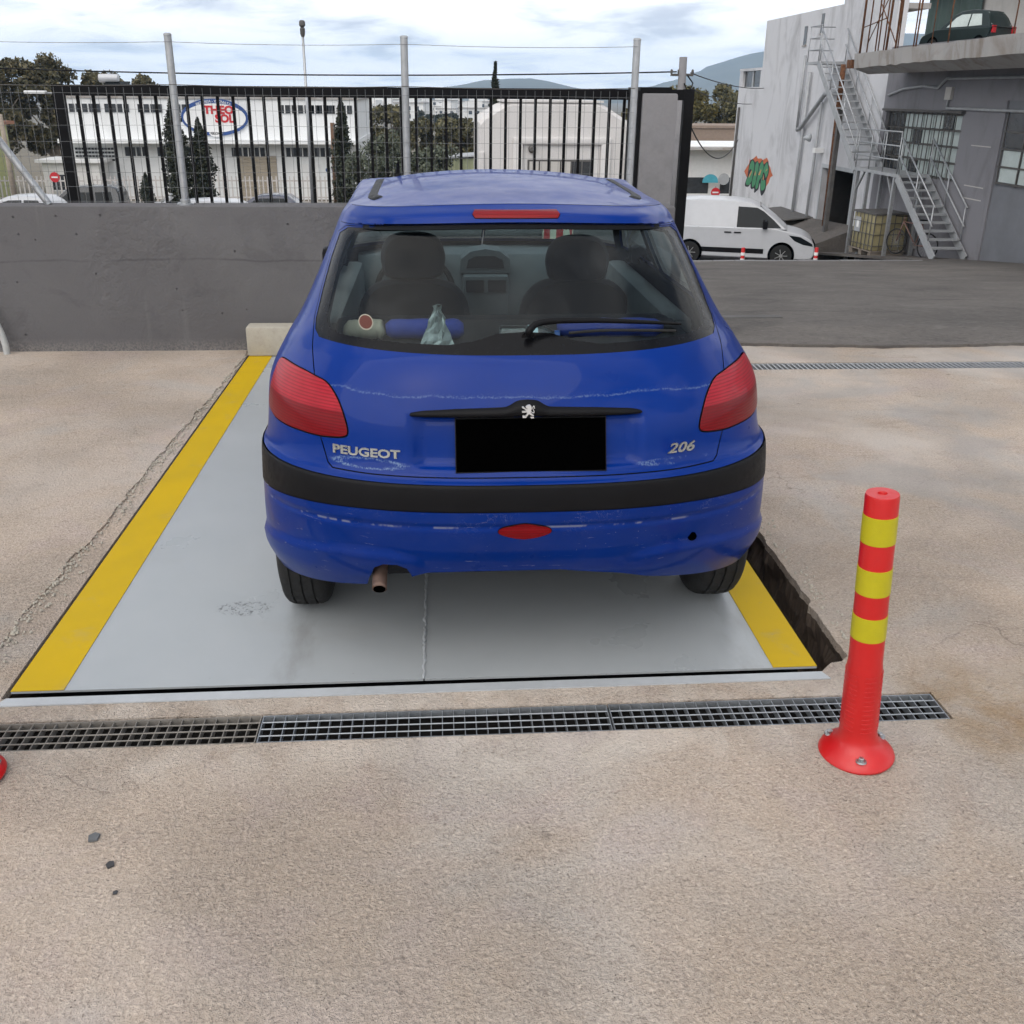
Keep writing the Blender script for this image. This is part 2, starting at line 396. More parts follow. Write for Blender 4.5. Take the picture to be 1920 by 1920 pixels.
mat_concrete(); mat_asphalt(); mat_wall_paint(); mat_deck(); mat_yellow(); mat_paint(); mat_rust()
mat_glass('car_glass', (.80, .90, .90), .015, .30)
mat_glass('clear_plastic', (.80, .88, .88), .12, .9)
mat_lens('red_lens', (.17, .0005, .004), (.36, .012, .024))
mat_lens('dark_red_lens', (.19, .001, .004), (.20, .001, .004))
mat_leaf('leaf_eucalyptus', (.050, .050, .024), (.20, .165, .090))
mat_leaf('leaf_cypress', (.017, .022, .013), (.060, .066, .040))
mat_leaf('leaf_olive', (.055, .068, .045), (.16, .175, .125))
mat_leaf('leaf_mid', (.058, .058, .027), (.20, .175, .088))
mat_leaf('leaf_bright', (.065, .062, .020), (.22, .18, .065))
mat_stained('white_render', (.62, .62, .635), (.27, .265, .27), .8, .65)
mat_stained('lilac_render', (.225, .22, .235), (.13, .125, .13), 1.0, .7)
mat_stained('slab_concrete', (.38, .365, .35), (.20, .155, .115), 1.6, .85)
mat_stained('cream_render', (.50, .48, .45), (.33, .31, .28), 1.0, .4)
mat_stained('far_white', (.78, .79, .79), (.56, .56, .54), .4, .35)
mat_stained('pillar_concrete', (.215, .21, .215), (.14, .137, .14), 2.0, .5, False)
mat_stained('block_concrete', (.42, .39, .33), (.28, .255, .21), 5.0, .5, False)
mat_stained('fibreglass', (.62, .60, .585), (.45, .43, .40), .8, .5)
plain('black_plastic', (.0055, .0055, .0065), .50, bump=.15, bscale=500, var=.2, spec=.14)
plain('plate_black', (.0005, .0005, .0005), .9, var=.0, spec=.0)
plain('rubber', (.010, .010, .010), .80, bump=.3, bscale=120, var=.3)
plain('dark_trim', (.016, .017, .020), .8, var=.2, spec=.2)
plain('seat_fabric', (.018, .020, .026), .92, var=.2, spec=.15)
plain('dash_plastic', (.12, .14, .15), .75, var=.12, spec=.25)
plain('interior_trim', (.16, .175, .18), .85, var=.12)
plain('chrome', (.36, .345, .31), .30, 1.0, var=.1)
plain('emblem_silver', (.78, .78, .78), .35, .6, var=.03)
plain('alloy', (.38, .38, .38), .42, .9, var=.12)
plain('galvanised', (.42, .43, .44), .48, .75, var=.2, scale=18)
plain('grate_steel', (.30, .32, .34), .50, .6, var=.3, scale=20)
plain('wire_grey', (.16, .165, .17), .6, .4, var=.2)
plain('grate_dark', (.34, .35, .36), .6, .4, var=.3, scale=20)
plain('grate_dirty', (.20, .185, .165), .85, .1, var=.35, scale=25)
plain('black_metal', (.004, .004, .005), .6, var=.2, spec=.15)
plain('frame_paint', (.40, .42, .435), .45, var=.12, scale=4)
plain('soil', (.105, .078, .060), .95, var=.4, bump=.8, bscale=30)
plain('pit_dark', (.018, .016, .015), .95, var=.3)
plain('bollard_red', (.50, .008, .008), .40, var=.06, bump=.05, bscale=40, coat=.15)
plain('bollard_yellow', (.44, .385, .005), .45, var=.05, scale=30)
plain('bollard_white', (.75, .75, .74), .5, var=.05)
plain('zinc_bolt', (.38, .38, .38), .35, .9)
plain('exhaust_steel', (.16, .105, .085), .55, .6, var=.35, scale=30)
plain('muffler_steel', (.34, .26, .18), .6, .5, var=.3)
plain('green_sticker', (.10, .28, .16), .6)
plain('stone_chip', (.045, .045, .048), .8, var=.3)
plain('stone_chip_grey', (.11, .115, .12), .8, var=.3)
plain('hose_grey', (.42, .43, .42), .6, var=.15, scale=20)
plain('van_white', (.47, .48, .50), .35, coat=.3, var=.05)
plain('car_black', (.012, .013, .014), .3, coat=.6)
plain('car_navy', (.012, .017, .045), .3, coat=.6)
plain('car_silver', (.62, .63, .64), .35, coat=.5)
plain('car_green', (.016, .026, .026), .4, spec=.3)
plain('dark_glass', (.006, .008, .009), .10, var=.0, spec=.2)
plain('pane_pale', (.46, .52, .50), .35, var=.15, scale=3)
plain('pane_dark', (.035, .038, .042), .2, var=.3)
plain('shutter_beige', (.36, .31, .24), .6, var=.1)
plain('sheet_grey', (.155, .16, .175), .6, var=.2, scale=1.5)
plain('steel_grey', (.36, .37, .38), .6, .3, var=.2, scale=5)
plain('steel_dark', (.10, .095, .09), .7, .3, var=.3)
plain('ibc_plastic', (.27, .235, .125), .5, var=.2)
plain('wood_grey', (.20, .17, .14), .85, var=.3)
plain('wood_brown', (.13, .075, .045), .85, var=.3)
plain('bark', (.11, .085, .065), .95, var=.35)
plain('bark_pale', (.30, .25, .20), .9, var=.3)
plain('sign_red', (.50, .012, .02), .5, var=.04)
plain('sign_blue', (.016, .06, .22), .5, var=.06)
plain('sign_white', (.72, .72, .71), .5, var=.04)
plain('sign_black', (.012, .012, .014), .5)
plain('fire_red', (.42, .03, .035), .5)
plain('luminous', (.62, .70, .55), .5)
plain('house_yellow', (.42, .43, .20), .85, var=.1)
plain('house_brown', (.25, .19, .15), .9, var=.15)
plain('house_white', (.70, .69, .67), .85, var=.08)
plain('roof_tile', (.28, .13, .08), .9, var=.2)
plain('shed_green', (.30, .32, .20), .8, var=.1)
plain('picket_white', (.52, .49, .47), .7, var=.12)
plain('curtain_green', (.055, .085, .075), .8, var=.25, scale=2)
plain('graffiti_green', (.055, .24, .115), .8, var=.12)
plain('graffiti_orange', (.50, .13, .055), .8, var=.2, scale=3)
plain('graffiti_black', (.018, .020, .026), .8)
plain('graffiti_tan', (.50, .27, .11), .8)
plain('road', (.105, .10, .098), .9, var=.25, scale=.6)
plain('earth', (.14, .12, .085), .95, var=.3, scale=.08)
plain('hill_rock', (.085, .085, .065), .95, var=.35, scale=.004)
plain('turquoise', (.06, .32, .40), .5)
plain('paper_tan', (.27, .25, .20), .85, var=.1)
plain('cloth_blue', (.010, .028, .20), .85, var=.15)
plain('sticker_brown', (.10, .035, .027), .7, spec=.2)
plain('foil', (.20, .23, .23), .45, .3, var=.4, scale=60)
plain('frit', (.004, .004, .005), .22, var=.1, spec=.16)
plain('bottle_label', (.35, .48, .52), .4)
plain('bike_orange', (.16, .085, .065), .5)

# ------------------------------------------------------------------ mesh helpers
class MB:
    def __init__(s): s.v = []; s.f = []
    def add(s, vs, fs):
        o = len(s.v); s.v += [tuple(p) for p in vs]; s.f += [tuple(i + o for i in f) for f in fs]; return s
    def box(s, x0, x1, y0, y1, z0, z1, bev=0.0):
        if bev <= 0:
            return s.add([(x0, y0, z0), (x1, y0, z0), (x1, y1, z0), (x0, y1, z0), (x0, y0, z1), (x1, y0, z1), (x1, y1, z1), (x0, y1, z1)],
                         [(3, 2, 1, 0), (4, 5, 6, 7), (0, 1, 5, 4), (1, 2, 6, 5), (2, 3, 7, 6), (3, 0, 4, 7)])
        bm = bmesh.new(); bmesh.ops.create_cube(bm, size=1)
        for q in bm.verts:
            q.co = Vector(((x0 + x1) / 2 + q.co.x * (x1 - x0), (y0 + y1) / 2 + q.co.y * (y1 - y0), (z0 + z1) / 2 + q.co.z * (z1 - z0)))
        bmesh.ops.bevel(bm, geom=bm.edges[:], offset=bev, segments=2, affect='EDGES', profile=.6)
        bm.verts.index_update()
        s.add([q.co[:] for q in bm.verts], [tuple(q.index for q in f.verts) for f in bm.faces]); bm.free(); return s
    def quad(s, a, b, c, d): return s.add([a, b, c, d], [(0, 1, 2, 3)])
    def cyl(s, p0, p1, r0, r1=None, n=10, caps=True):
        r1 = r0 if r1 is None else r1
        p0, p1 = Vector(p0), Vector(p1); d = (p1 - p0).normalized()
        a = d.orthogonal().normalized(); b = d.cross(a)
        vs = [p0 + (a * cos(2 * pi * i / n) + b * sin(2 * pi * i / n)) * r0 for i in range(n)] + [p1 + (a * cos(2 * pi * i / n) + b * sin(2 * pi * i / n)) * r1 for i in range(n)]
        fs = [(i, (i + 1) % n, n + (i + 1) % n, n + i) for i in range(n)]
        if caps: fs += [tuple(reversed(range(n))), tuple(range(n, 2 * n))]
        return s.add(vs, fs)
    def bar(s, p0, p1, w, h):
        """rectangular bar between two points; w horizontal, h the other way"""
        p0, p1 = Vector(p0), Vector(p1); d = (p1 - p0).normalized()
        up = Vector((0, 0, 1)) if abs(d.z) < .95 else Vector((0, 1, 0))
        a = d.cross(up).normalized() * w / 2; b = a.cross(d).normalized() * h / 2
        vs = [p + q for p in (p0, p1) for q in (a + b, -a + b, -a - b, a - b)]
        return s.add(vs, [(0, 1, 2, 3), (7, 6, 5, 4), (0, 4, 5, 1), (1, 5, 6, 2), (2, 6, 7, 3), (3, 7, 4, 0)])
    def tube(s, pts, r, n=8, rads=None):
        pts = [Vector(p) for p in pts]; o = len(s.v); prev = None
        for i, p in enumerate(pts):
            d = (pts[min(i + 1, len(pts) - 1)] - pts[max(i - 1, 0)]).normalized()
            a = d.orthogonal().normalized() if prev is None else (prev - d * prev.dot(d)).normalized()
            prev = a; b = d.cross(a); rr = rads[i] if rads else r
            s.v += [tuple(p + (a * cos(2 * pi * k / n) + b * sin(2 * pi * k / n)) * rr) for k in range(n)]
        for i in range(len(pts) - 1):
            for k in range(n):
                s.f.append((o + i * n + k, o + i * n + (k + 1) % n, o + (i + 1) * n + (k + 1) % n, o + (i + 1) * n + k))
        s.f.append(tuple(o + k for k in reversed(range(n)))); s.f.append(tuple(o + (len(pts) - 1) * n + k for k in range(n)))
        return s
    def lathe(s, prof, c=(0, 0, 0), n=32, axis='z'):
        o = len(s.v)
        for r, z in prof:
            for k in range(n):
                a = 2 * pi * k / n
                if axis == 'z': s.v.append((c[0] + r * cos(a), c[1] + r * sin(a), c[2] + z))
                elif axis == 'x': s.v.append((c[0] + z, c[1] + r * cos(a), c[2] + r * sin(a)))
                else: s.v.append((c[0] + r * cos(a), c[1] + z, c[2] + r * sin(a)))
        m = len(prof)
        for i in range(m - 1):
            for k in range(n):
                s.f.append((o + i * n + k, o + i * n + (k + 1) % n, o + (i + 1) * n + (k + 1) % n, o + (i + 1) * n + k))
        s.f.append(tuple(o + k for k in reversed(range(n)))); s.f.append(tuple(o + (m - 1) * n + k for k in range(n)))
        return s
    def prism(s, poly, d0, d1, axis='y'):
        """polygon in the plane across `axis`, extruded from d0 to d1. axis y: (x,z); x: (y,z); z: (x,y)"""
        n = len(poly)
        def P(q, d): return (q[0], d, q[1]) if axis == 'y' else ((d, q[0], q[1]) if axis == 'x' else (q[0], q[1], d))
        return s.add([P(q, d0) for q in poly] + [P(q, d1) for q in poly],
                     [tuple(range(n)), tuple(reversed(range(n, 2 * n)))] + [(i, n + i, n + (i + 1) % n, (i + 1) % n) for i in range(n)])
    def mesh(s, name, fix=True):
        me = bpy.data.meshes.new(name); me.from_pydata(s.v, [], s.f); me.update()
        if fix:
            bm = bmesh.new(); bm.from_mesh(me); bmesh.ops.recalc_face_normals(bm, faces=bm.faces[:]); bm.to_mesh(me); bm.free()
        return me
    def build(s, name, mat, parent=None, smooth=False, fix=True):
        return link(name, s.mesh(name, fix), mat, parent, smooth)

def link(name, me, mat, parent=None, smooth=False):
    if mat is not None and not me.materials: me.materials.append(MATS[mat] if isinstance(mat, str) else mat)
    if smooth is True: me.shade_smooth()
    elif smooth: me.shade_smooth(); me.set_sharp_from_angle(angle=radians(smooth))
    o = bpy.data.objects.new(name, me); COL.objects.link(o)
    if parent is not None: o.parent = parent
    return o
def tag(o, label=None, cat=None, group=None, kind=None):
    for k, q in (('label', label), ('category', cat), ('group', group), ('kind', kind)):
        if q: o[k] = q
    return o
def thing(name, label, cat, loc=(0, 0, 0), rz=0.0, group=None):
    o = bpy.data.objects.new(name, None); o.empty_display_size = .2; COL.objects.link(o)
    o.location = loc; o.rotation_euler = (0, 0, rz)
    return tag(o, label, cat, group)
def struct(o): o['kind'] = 'structure'; return o
def copy_tree(o, parent=None):
    c = o.copy(); COL.objects.link(c); c.parent = parent
    for ch in [k for k in COL.objects if k.parent == o]: copy_tree(ch, c)
    return c
def kids(o): return [k for k in bpy.data.objects if k.parent == o]
def dup(o, loc, rz, label):
    def rec(a, par):
        c = a.copy(); COL.objects.link(c); c.parent = par
        for k in kids(a): rec(k, c)
        return c
    ks = rec(o, None); ks.location = loc; ks.rotation_euler = (0, 0, rz); ks['label'] = label
    return ks

def text_mesh(body, size=1.0, extrude=.0, bold=0.0, shear=0.0, spacing=1.0, align='CENTER', res=3):
    cu = bpy.data.curves.new('lettering', 'FONT'); cu.body = body; cu.size = size; cu.extrude = extrude
    cu.offset = bold; cu.shear = shear; cu.space_character = spacing; cu.align_x = align; cu.align_y = 'CENTER'; cu.resolution_u = res
    o = bpy.data.objects.new('lettering', cu); COL.objects.link(o)
    dg = bpy.context.evaluated_depsgraph_get(); me = bpy.data.meshes.new_from_object(o.evaluated_get(dg))
    bpy.data.objects.remove(o); bpy.data.curves.remove(cu)
    return me
def xform(me, fn):
    n = len(me.vertices); a = np.zeros(n * 3); me.vertices.foreach_get('co', a); a = a.reshape(-1, 3)
    a = np.asarray(fn(a), float); me.vertices.foreach_set('co', a.ravel()); me.update(); return me

def pip(poly, pts):
    """points in polygon, vectorised"""
    poly = np.asarray(poly, float); pts = np.asarray(pts, float); x, y = pts[:, 0], pts[:, 1]; ins = np.zeros(len(pts), bool)
    n = len(poly); j = n - 1
    for i in range(n):
        xi, yi = poly[i]; xj, yj = poly[j]
        if yi != yj:
            ins ^= ((yi > y) != (yj > y)) & (x < (xj - xi) * (y - yi) / (yj - yi) + xi)
        j = i
    return ins
def catmull(pts, sub=4, closed=True):
    P_ = [np.array(p, float) for p in pts]; n = len(P_); out = []
    for i in range(n if closed else n - 1):
        a, b, c, d = (P_[(i + k) % n] if closed else P_[min(max(i + k, 0), n - 1)] for k in (-1, 0, 1, 2))
        for t in np.arange(sub) / sub:
            out.append(.5 * ((2 * b) + (c - a) * t + (2 * a - 5 * b + 4 * c - d) * t ** 2 + (-a + 3 * b - 3 * c + d) * t ** 3))
    if not closed: out.append(P_[-1])
    return [tuple(q) for q in out]
def densify(poly, step, closed=True):
    out = []; n = len(poly)
    for i in range(n if closed else n - 1):
        a, b = np.array(poly[i]), np.array(poly[(i + 1) % n]); m = max(1, int(np.ceil(np.linalg.norm(b - a) / step)))
        out += [tuple(a + (b - a) * k / m) for k in range(m)]
    if not closed: out.append(tuple(poly[-1]))
    return out
def offset_poly(poly, d):
    """inset (d>0) or outset a simple polygon"""
    P_ = np.array(poly, float); n = len(P_)
    area = .5 * np.sum(P_[:, 0] * np.roll(P_[:, 1], -1) - np.roll(P_[:, 0], -1) * P_[:, 1]); sg = 1 if area > 0 else -1
    e = np.roll(P_, -1, 0) - P_; e /= np.maximum(np.linalg.norm(e, axis=1), 1e-9)[:, None]
    nr = np.stack([-e[:, 1], e[:, 0]], 1) * sg
    b = nr + np.roll(nr, 1, 0); L = np.maximum((b ** 2).sum(1), .6)
    return [tuple(q) for q in P_ + b * (2 * d / L)[:, None]]

def cdt_regions(polys, bound, grid_pts, eps=1e-6):
    """constrained triangulation of `bound` with polygons as constraints; returns verts (n,2), tris (m,3), centroids"""
    vs = []; ed = []
    for p in [bound] + polys:
        o = len(vs); vs += list(p); ed += [(o + i, o + (i + 1) % len(p)) for i in range(len(p))]
    cons = np.array(vs)
    g = np.asarray(grid_pts, float)
    g = g[pip(bound, g)]
    vs = [Vector((float(q[0]), float(q[1]))) for q in vs] + [Vector((float(q[0]), float(q[1]))) for q in g]
    ov, oe, of, *_ = delaunay_2d_cdt(vs, ed, [], 0, eps)
    V = np.array([(q.x, q.y) for q in ov]); T = np.array([f for f in of if len(f) == 3], int)
    C_ = V[T].mean(1); k = pip(bound, C_)
    return V, T[k], C_[k]

# ================================================================== the ground
def rag(n, amp, seed, smooth=1):
    r = np.random.RandomState(seed); a = r.uniform(-1, 1, n) * amp
    b = np.interp(np.arange(n), np.arange(0, n, 5), r.uniform(-1, 1, len(range(0, n, 5))) * amp * 1.3)
    return a * .5 + b

def sheet(name, bound, holes, zf, mat, grid, skirts=(), parent=None):
    """flat-ish sheet with holes; skirts = list of (polygon, depth) walls hanging from an edge loop"""
    gx = np.arange(min(p[0] for p in bound), max(p[0] for p in bound), grid); gy = np.arange(min(p[1] for p in bound), max(p[1] for p in bound), grid)
    G = np.stack(np.meshgrid(gx, gy), -1).reshape(-1, 2)
    V, T, Cn = cdt_regions([list(h) for h in holes], list(bound), G)
    k = np.ones(len(T), bool)
    for h in holes: k &= ~pip(h, Cn)
    T = T[k]
    Z = zf(V[:, 0], V[:, 1]) * np.ones(len(V))
    mb = MB(); mb.v = [(float(a), float(b), float(c)) for (a, b), c in zip(V, Z)]
    def up(t):
        a, b, c = (V[i] for i in t)
        return tuple(int(i) for i in (t if (b[0] - a[0]) * (c[1] - a[1]) - (b[1] - a[1]) * (c[0] - a[0]) > 0 else t[::-1]))
    mb.f = [up(t) for t in T]
    for poly, depth in skirts:
        n = len(poly); zz = zf(np.array([p[0] for p in poly]), np.array([p[1] for p in poly])) * np.ones(n)
        mb.add([(p[0], p[1], float(z)) for p, z in zip(poly, zz)] + [(p[0], p[1], float(z) - depth) for p, z in zip(poly, zz)], [(i, (i + 1) % n, n + (i + 1) % n, n + i) for i in range(n)])
    return mb.build(name, mat, parent, fix=False)

# pit in which the platform sits: ragged broken edge on its right side
_ys = np.arange(2.66, 6.74, .013); _rx = 1.312 + rag(len(_ys), .0055, 3) + np.interp(_ys, [2.6, 2.95, 3.0, 3.02, 3.6, 6.8], [.012, .006, -.004, .012, .012, .02])
pit = [(-1.332, 2.532), (1.195, 2.568), (1.225, 2.600)] + [(1.25, 2.622), (1.285, 2.628)] + [(float(x), float(y)) for x, y in zip(_rx, _ys)] + [(1.32, 6.76), (-1.332, 6.76)]
FD = lambda x: 2.295 + .0105 * (x - .0)          # front drain: near edge of the channel along x
trench = [(-3.1, FD(-3.1)), (1.492, FD(1.492)), (1.482, FD(1.482) + .128), (-3.1, FD(-3.1) + .128)]
trench = [(-3.1, FD(-3.1) - .004), (1.496, FD(1.496) - .004), (1.492, FD(1.49) + .134), (-3.1, FD(-3.1) + .134)]
back_tr = [(1.62, 6.17), (9.5, 6.16), (9.5, 6.335), (1.62, 6.345)]
bound = [(-14, -10), (16, -10), (16, 6.86), (-14, 6.86)]
ground = struct(sheet('concrete_ground', bound, [pit, trench, back_tr], lambda x, y: 0 * x, 'concrete', .6, [(pit, .03), (trench, .02), (back_tr, .02)]))
struct(MB().quad((-1.5, 2.3, -.6), (1.6, 2.3, -.6), (1.6, 6.9, -.6), (-1.5, 6.9, -.6)).build('pit_floor', 'soil'))
mb = MB()
for tr in (trench, back_tr):
    x0, x1, y0, y1 = tr[0][0], tr[1][0], min(p[1] for p in tr), max(p[1] for p in tr)
    mb.quad((x0, y0, -.20), (x1, y0, -.20), (x1, y1, -.20), (x0, y1, -.20)); n_ = len(tr)
    mb.add([(a, b, -.019) for a, b in tr] + [(a, b, -.21) for a, b in tr], [(i, (i + 1) % n_, n_ + (i + 1) % n_, n_ + i) for i in range(n_)])
struct(mb.build('drain_floor', 'pit_dark'))  # near-black channel walls and floor: their shade is put into the colour
_rr = np.random.RandomState(6); pw = MB(); n_ = len(pit)
_off = [np.convolve(_rr.uniform(-.03, .034, n_ + 8), np.ones(9) / 9, 'valid') for _ in range(13)]
pw.add([(a, b, -.028) for a, b in pit] + [(a + ((.006 + float(_off[k][i_])) if a > 1.2 else 0), b, -.028 - .592 * k / 12) for k in range(1, 13) for i_, (a, b) in enumerate(pit)], [(i + n_ * k, (i + 1) % n_ + n_ * k, n_ * (k + 1) + (i + 1) % n_, n_ * (k + 1) + i) for k in range(12) for i in range(n_)])
struct(pw.build('pit_wall', 'soil', fix=False))
# raised older slab on the left, its broken edge running beside the yellow stripe
_ys = np.arange(2.72, 6.76, .018)
_ex = np.interp(_ys, [2.7, 3.3, 4.0, 5.0, 5.9, 6.3, 6.8], [-1.475, -1.44, -1.425, -1.395, -1.36, -1.345, -1.338]) + rag(len(_ys), .011, 11)
slab_poly = [(-14, 2.72)] + [(-3.0, 2.70)] + [(float(x), float(y)) for x, y in zip(_ex, _ys)] + [(-14, 6.76)]
def slab_z(x, y):
    t = np.clip((y - 2.70) / .9, 0, 1); return .002 + .007 * t * t * (3 - 2 * t)
struct(sheet('concrete_slab', slab_poly, [], slab_z, 'concrete', .3, [(slab_poly, .04)]))

# asphalt yard behind, torn front edge lying on the concrete strip, falling away to the street
_xs = np.arange(1.2, 13.0, .05)
_ey = np.interp(_xs, [1.2, 2.2, 3.0, 3.6, 4.3, 9, 13], [6.80, 6.80, 6.76, 6.70, 6.76, 6.8, 6.8]) + rag(len(_xs), .022, 21)
asp = [(float(x), float(y)) for x, y in zip(_xs, _ey)] + [(13.0, 6.8), (13.0, 31.0), (11.6, 31.0), (11.6, 22.3), (-9, 22.3), (-9, 7.15), (1.2, 7.15)]
YARD = .1245
def yard_z(x, y): return np.where(y < 7.2, .022, .022 - YARD * (y - 7.2))
struct(sheet('asphalt_yard', asp, [], yard_z, 'asphalt', .8, [(asp, .06)]))

# far terrain sheet
def terr(y):
    return float(np.interp(y, [-9000, 6.8, 6.95, 22.4, 22.6, 29, 36, 48, 60, 70, 140, 320, 1500, 9000],
                           [-.06, -.06, -.10, -1.98, -2.30, -3.02, -3.2, -4.25, -4.5, -5.0, -8.0, -13.0, -15, -15]))
xs = [-5000, -3000, -1000, -400, -150, -60, -30, -14.5, -13.5, 0, 15.5, 16.5, 30, 60, 150, 400, 1000, 3000, 5000]
ys = [-5000, -3000, -800, -200, -60, -25, -10.3, -9.7, 0, 6.6, 6.95, 10, 16, 22.4, 22.6, 26, 29, 33, 36, 42, 48, 55, 60, 66, 70, 90, 110, 140, 200, 260, 320, 500, 800, 1500, 3000, 5000]
mb = MB()
for y in ys:
    for x in xs:
        z = terr(y)
        if -14 < x < 16 and -10 < y < 6.7: z = -.75
        mb.v.append((x, y, z))
nx = len(xs)
for j in range(len(ys) - 1):
    for i in range(nx - 1): mb.f.append((j * nx + i, j * nx + i + 1, (j + 1) * nx + i + 1, (j + 1) * nx + i))
struct(mb.build('terrain', 'earth', fix=False))
# street below the yard
mb = MB(); yy = [22.75, 26, 29, 33, 36, 42, 48, 55, 57.5]
for y in yy:
    mb.v += [(-70, y, terr(y) + .02), (11.5, y, terr(y) + .02)]
mb.f = [(2 * i, 2 * i + 1, 2 * i + 3, 2 * i + 2) for i in range(len(yy) - 1)]
struct(mb.build('street', 'road', fix=False))
# kerb along the yard's far edge
kerb = thing('kerb', 'grey kerb stones along the far edge of the asphalt yard', 'kerb', (0, 22.42, 0))
struct(kerb)
kme = MB().box(-.245, .245, -.11, .11, -.42, .004, .012).mesh('kerb_stone')
for i in range(26):
    o = link('kerb_stone', kme, 'pillar_concrete', kerb); o.location = (-1.4 + i * .5, 0, float(yard_z(0, 22.42)) + random.uniform(-.006, .006))

# ================================================================== the platform
def PY(x): return 2.570 + .0125 * (x + 1.32)       # front edge of the platform
plat = thing('vehicle_platform', 'pale grey steel platform with yellow side stripes under the blue car', 'platform', (0, 0, 0))
for xa, xb in ((-1.318, -.067), (-.063, 1.193)):
    MB().add([(xa, PY(xa), -.007), (xb, PY(xb), -.007), (xb, 6.74, -.007), (xa, 6.74, -.007), (xa, PY(xa), .0), (xb, PY(xb), .0), (xb, 6.74, .0), (xa, 6.74, .0)],
             [(3, 2, 1, 0), (4, 5, 6, 7), (0, 1, 5, 4), (1, 2, 6, 5), (2, 3, 7, 6), (3, 0, 4, 7)]).build('deck_plate', 'deck_paint', plat)
for nm, xa, xb in (('edge_stripe', -1.318, -1.160), ('edge_stripe', 1.050, 1.193)):
    MB().add([(xa, PY(xa), .0006), (xb, PY(xb), .0006), (xb, 6.74, .0006), (xa, 6.74, .0006), (xa, PY(xa), .0026), (xb, PY(xb), .0026), (xb, 6.74, .0026), (xa, 6.74, .0026)],
             [(3, 2, 1, 0), (4, 5, 6, 7), (0, 1, 5, 4), (1, 2, 6, 5), (2, 3, 7, 6), (3, 0, 4, 7)]).build(nm, 'yellow_paint', plat)
_wy = np.arange(PY(-.065), 6.74, .014); r = np.random.RandomState(5)
MB().tube([(-.065 + r.uniform(-.003, .003), y, .0015 + r.uniform(-.0012, .0012)) for y in _wy], .004, 5, [.0032 + r.uniform(0, .0035) for _ in _wy]).build('weld_bead', 'frame_paint', plat, True)
for x in (-1.25, -.3, .6, 1.12): MB().box(x - .04, x + .04, 2.70, 6.70, -.11, -.015).build('support_beam', 'black_metal', plat)
MB().box(-1.22, 1.14, 2.62, 2.66, -.09, -.016).build('front_beam', 'black_metal', plat)
st = MB()
def SY(x): return 2.490 + .0145 * (x + 1.31)
st.add([(-1.335, SY(-1.335), .0005), (1.21, SY(1.21), .0005), (1.195, SY(1.195) + .040, .0005), (-1.315, SY(-1.315) + .040, .0005),
        (-1.335, SY(-1.335), .0045), (1.21, SY(1.21), .0045), (1.195, SY(1.195) + .040, .0045), (-1.315, SY(-1.315) + .040, .0045)],
       [(3, 2, 1, 0), (4, 5, 6, 7), (0, 1, 5, 4), (1, 2, 6, 5), (2, 3, 7, 6), (3, 0, 4, 7)])
tag(st.build('metal_strip', 'frame_paint'), 'thin grey metal strip set in the concrete along the platform front', 'metal strip')

# ================================================================== drain grates
def grate(x0, x1, mat, label, n):
    g = thing('drain_grate', label, 'drain grate', (0, 0, 0), group='grid grates of the front drain')
    ya, yb = FD((x0 + x1) / 2), FD((x0 + x1) / 2) + .128
    L = x1 - x0
    def Yo(x): return FD(x)
    top = -.002
    mb = MB()
    for oy in (.0015, .1255):
        mb.bar((x0, Yo(x0) + oy, top - .013), (x1, Yo(x1) + oy, top - .013), .003, .026)
    for xx in (x0 + .0015, x1 - .0015):
        mb.bar((xx, Yo(xx) + .003, top - .0132), (xx, Yo(xx) + .124, top - .0132), .003, .026)
    mb.build('frame', mat, g)
    bme = MB().box(-.0012, .0012, .003, .124, top - .026, top - .0022).mesh('bearing_bar')
    for i in range(1, n):
        x = x0 + L * i / n; o = link('bearing_bar', bme, mat, g); o.location = (x, Yo(x), 0)
    for k in range(1, 4):
        MB().cyl((x0 + .003, Yo(x0) + .128 * k / 4, top - .0025), (x1 - .003, Yo(x1) + .128 * k / 4, top - .0025), .0024, n=6).build('cross_rod', mat, g)
grate(-1.548, -.537, 'grate_dirty', 'dirt-caked steel grid grate at the left end of the front drain', 31)
grate(-.533, .483, 'grate_steel', 'clean steel grid grate in the middle of the front drain', 31)
grate(.488, 1.487, 'grate_steel', 'steel grid grate at the right end of the front drain behind the red bollard', 30)
def slot_grate(x0, label):
    g = thing('channel_grate', label, 'drain grate', (x0, 6.17, 0), group='slotted grates of the back channel')
    mb = MB()
    for oy in (.004, .160): mb.box(.002, .998, oy - .003, oy + .003, -.024, -.003)
    for ox in (.004, .996): mb.box(ox - .002, ox + .002, .0075, .1565, -.024, -.0035)
    mb.build('frame', 'grate_dark', g)
    bme = MB().box(-.0055, .0055, .0075, .1565, -.022, -.004).mesh('bar')
    for i in range(1, 29): link('bar', bme, 'grate_dark', g).location = (i * .0345, 0, 0)
slot_grate(1.64, 'slotted drain grate half hidden behind the right tail lamp')
slot_grate(2.64, 'slotted drain grate second from the car in the yard channel')
slot_grate(3.64, 'slotted drain grate at the right edge of the picture')

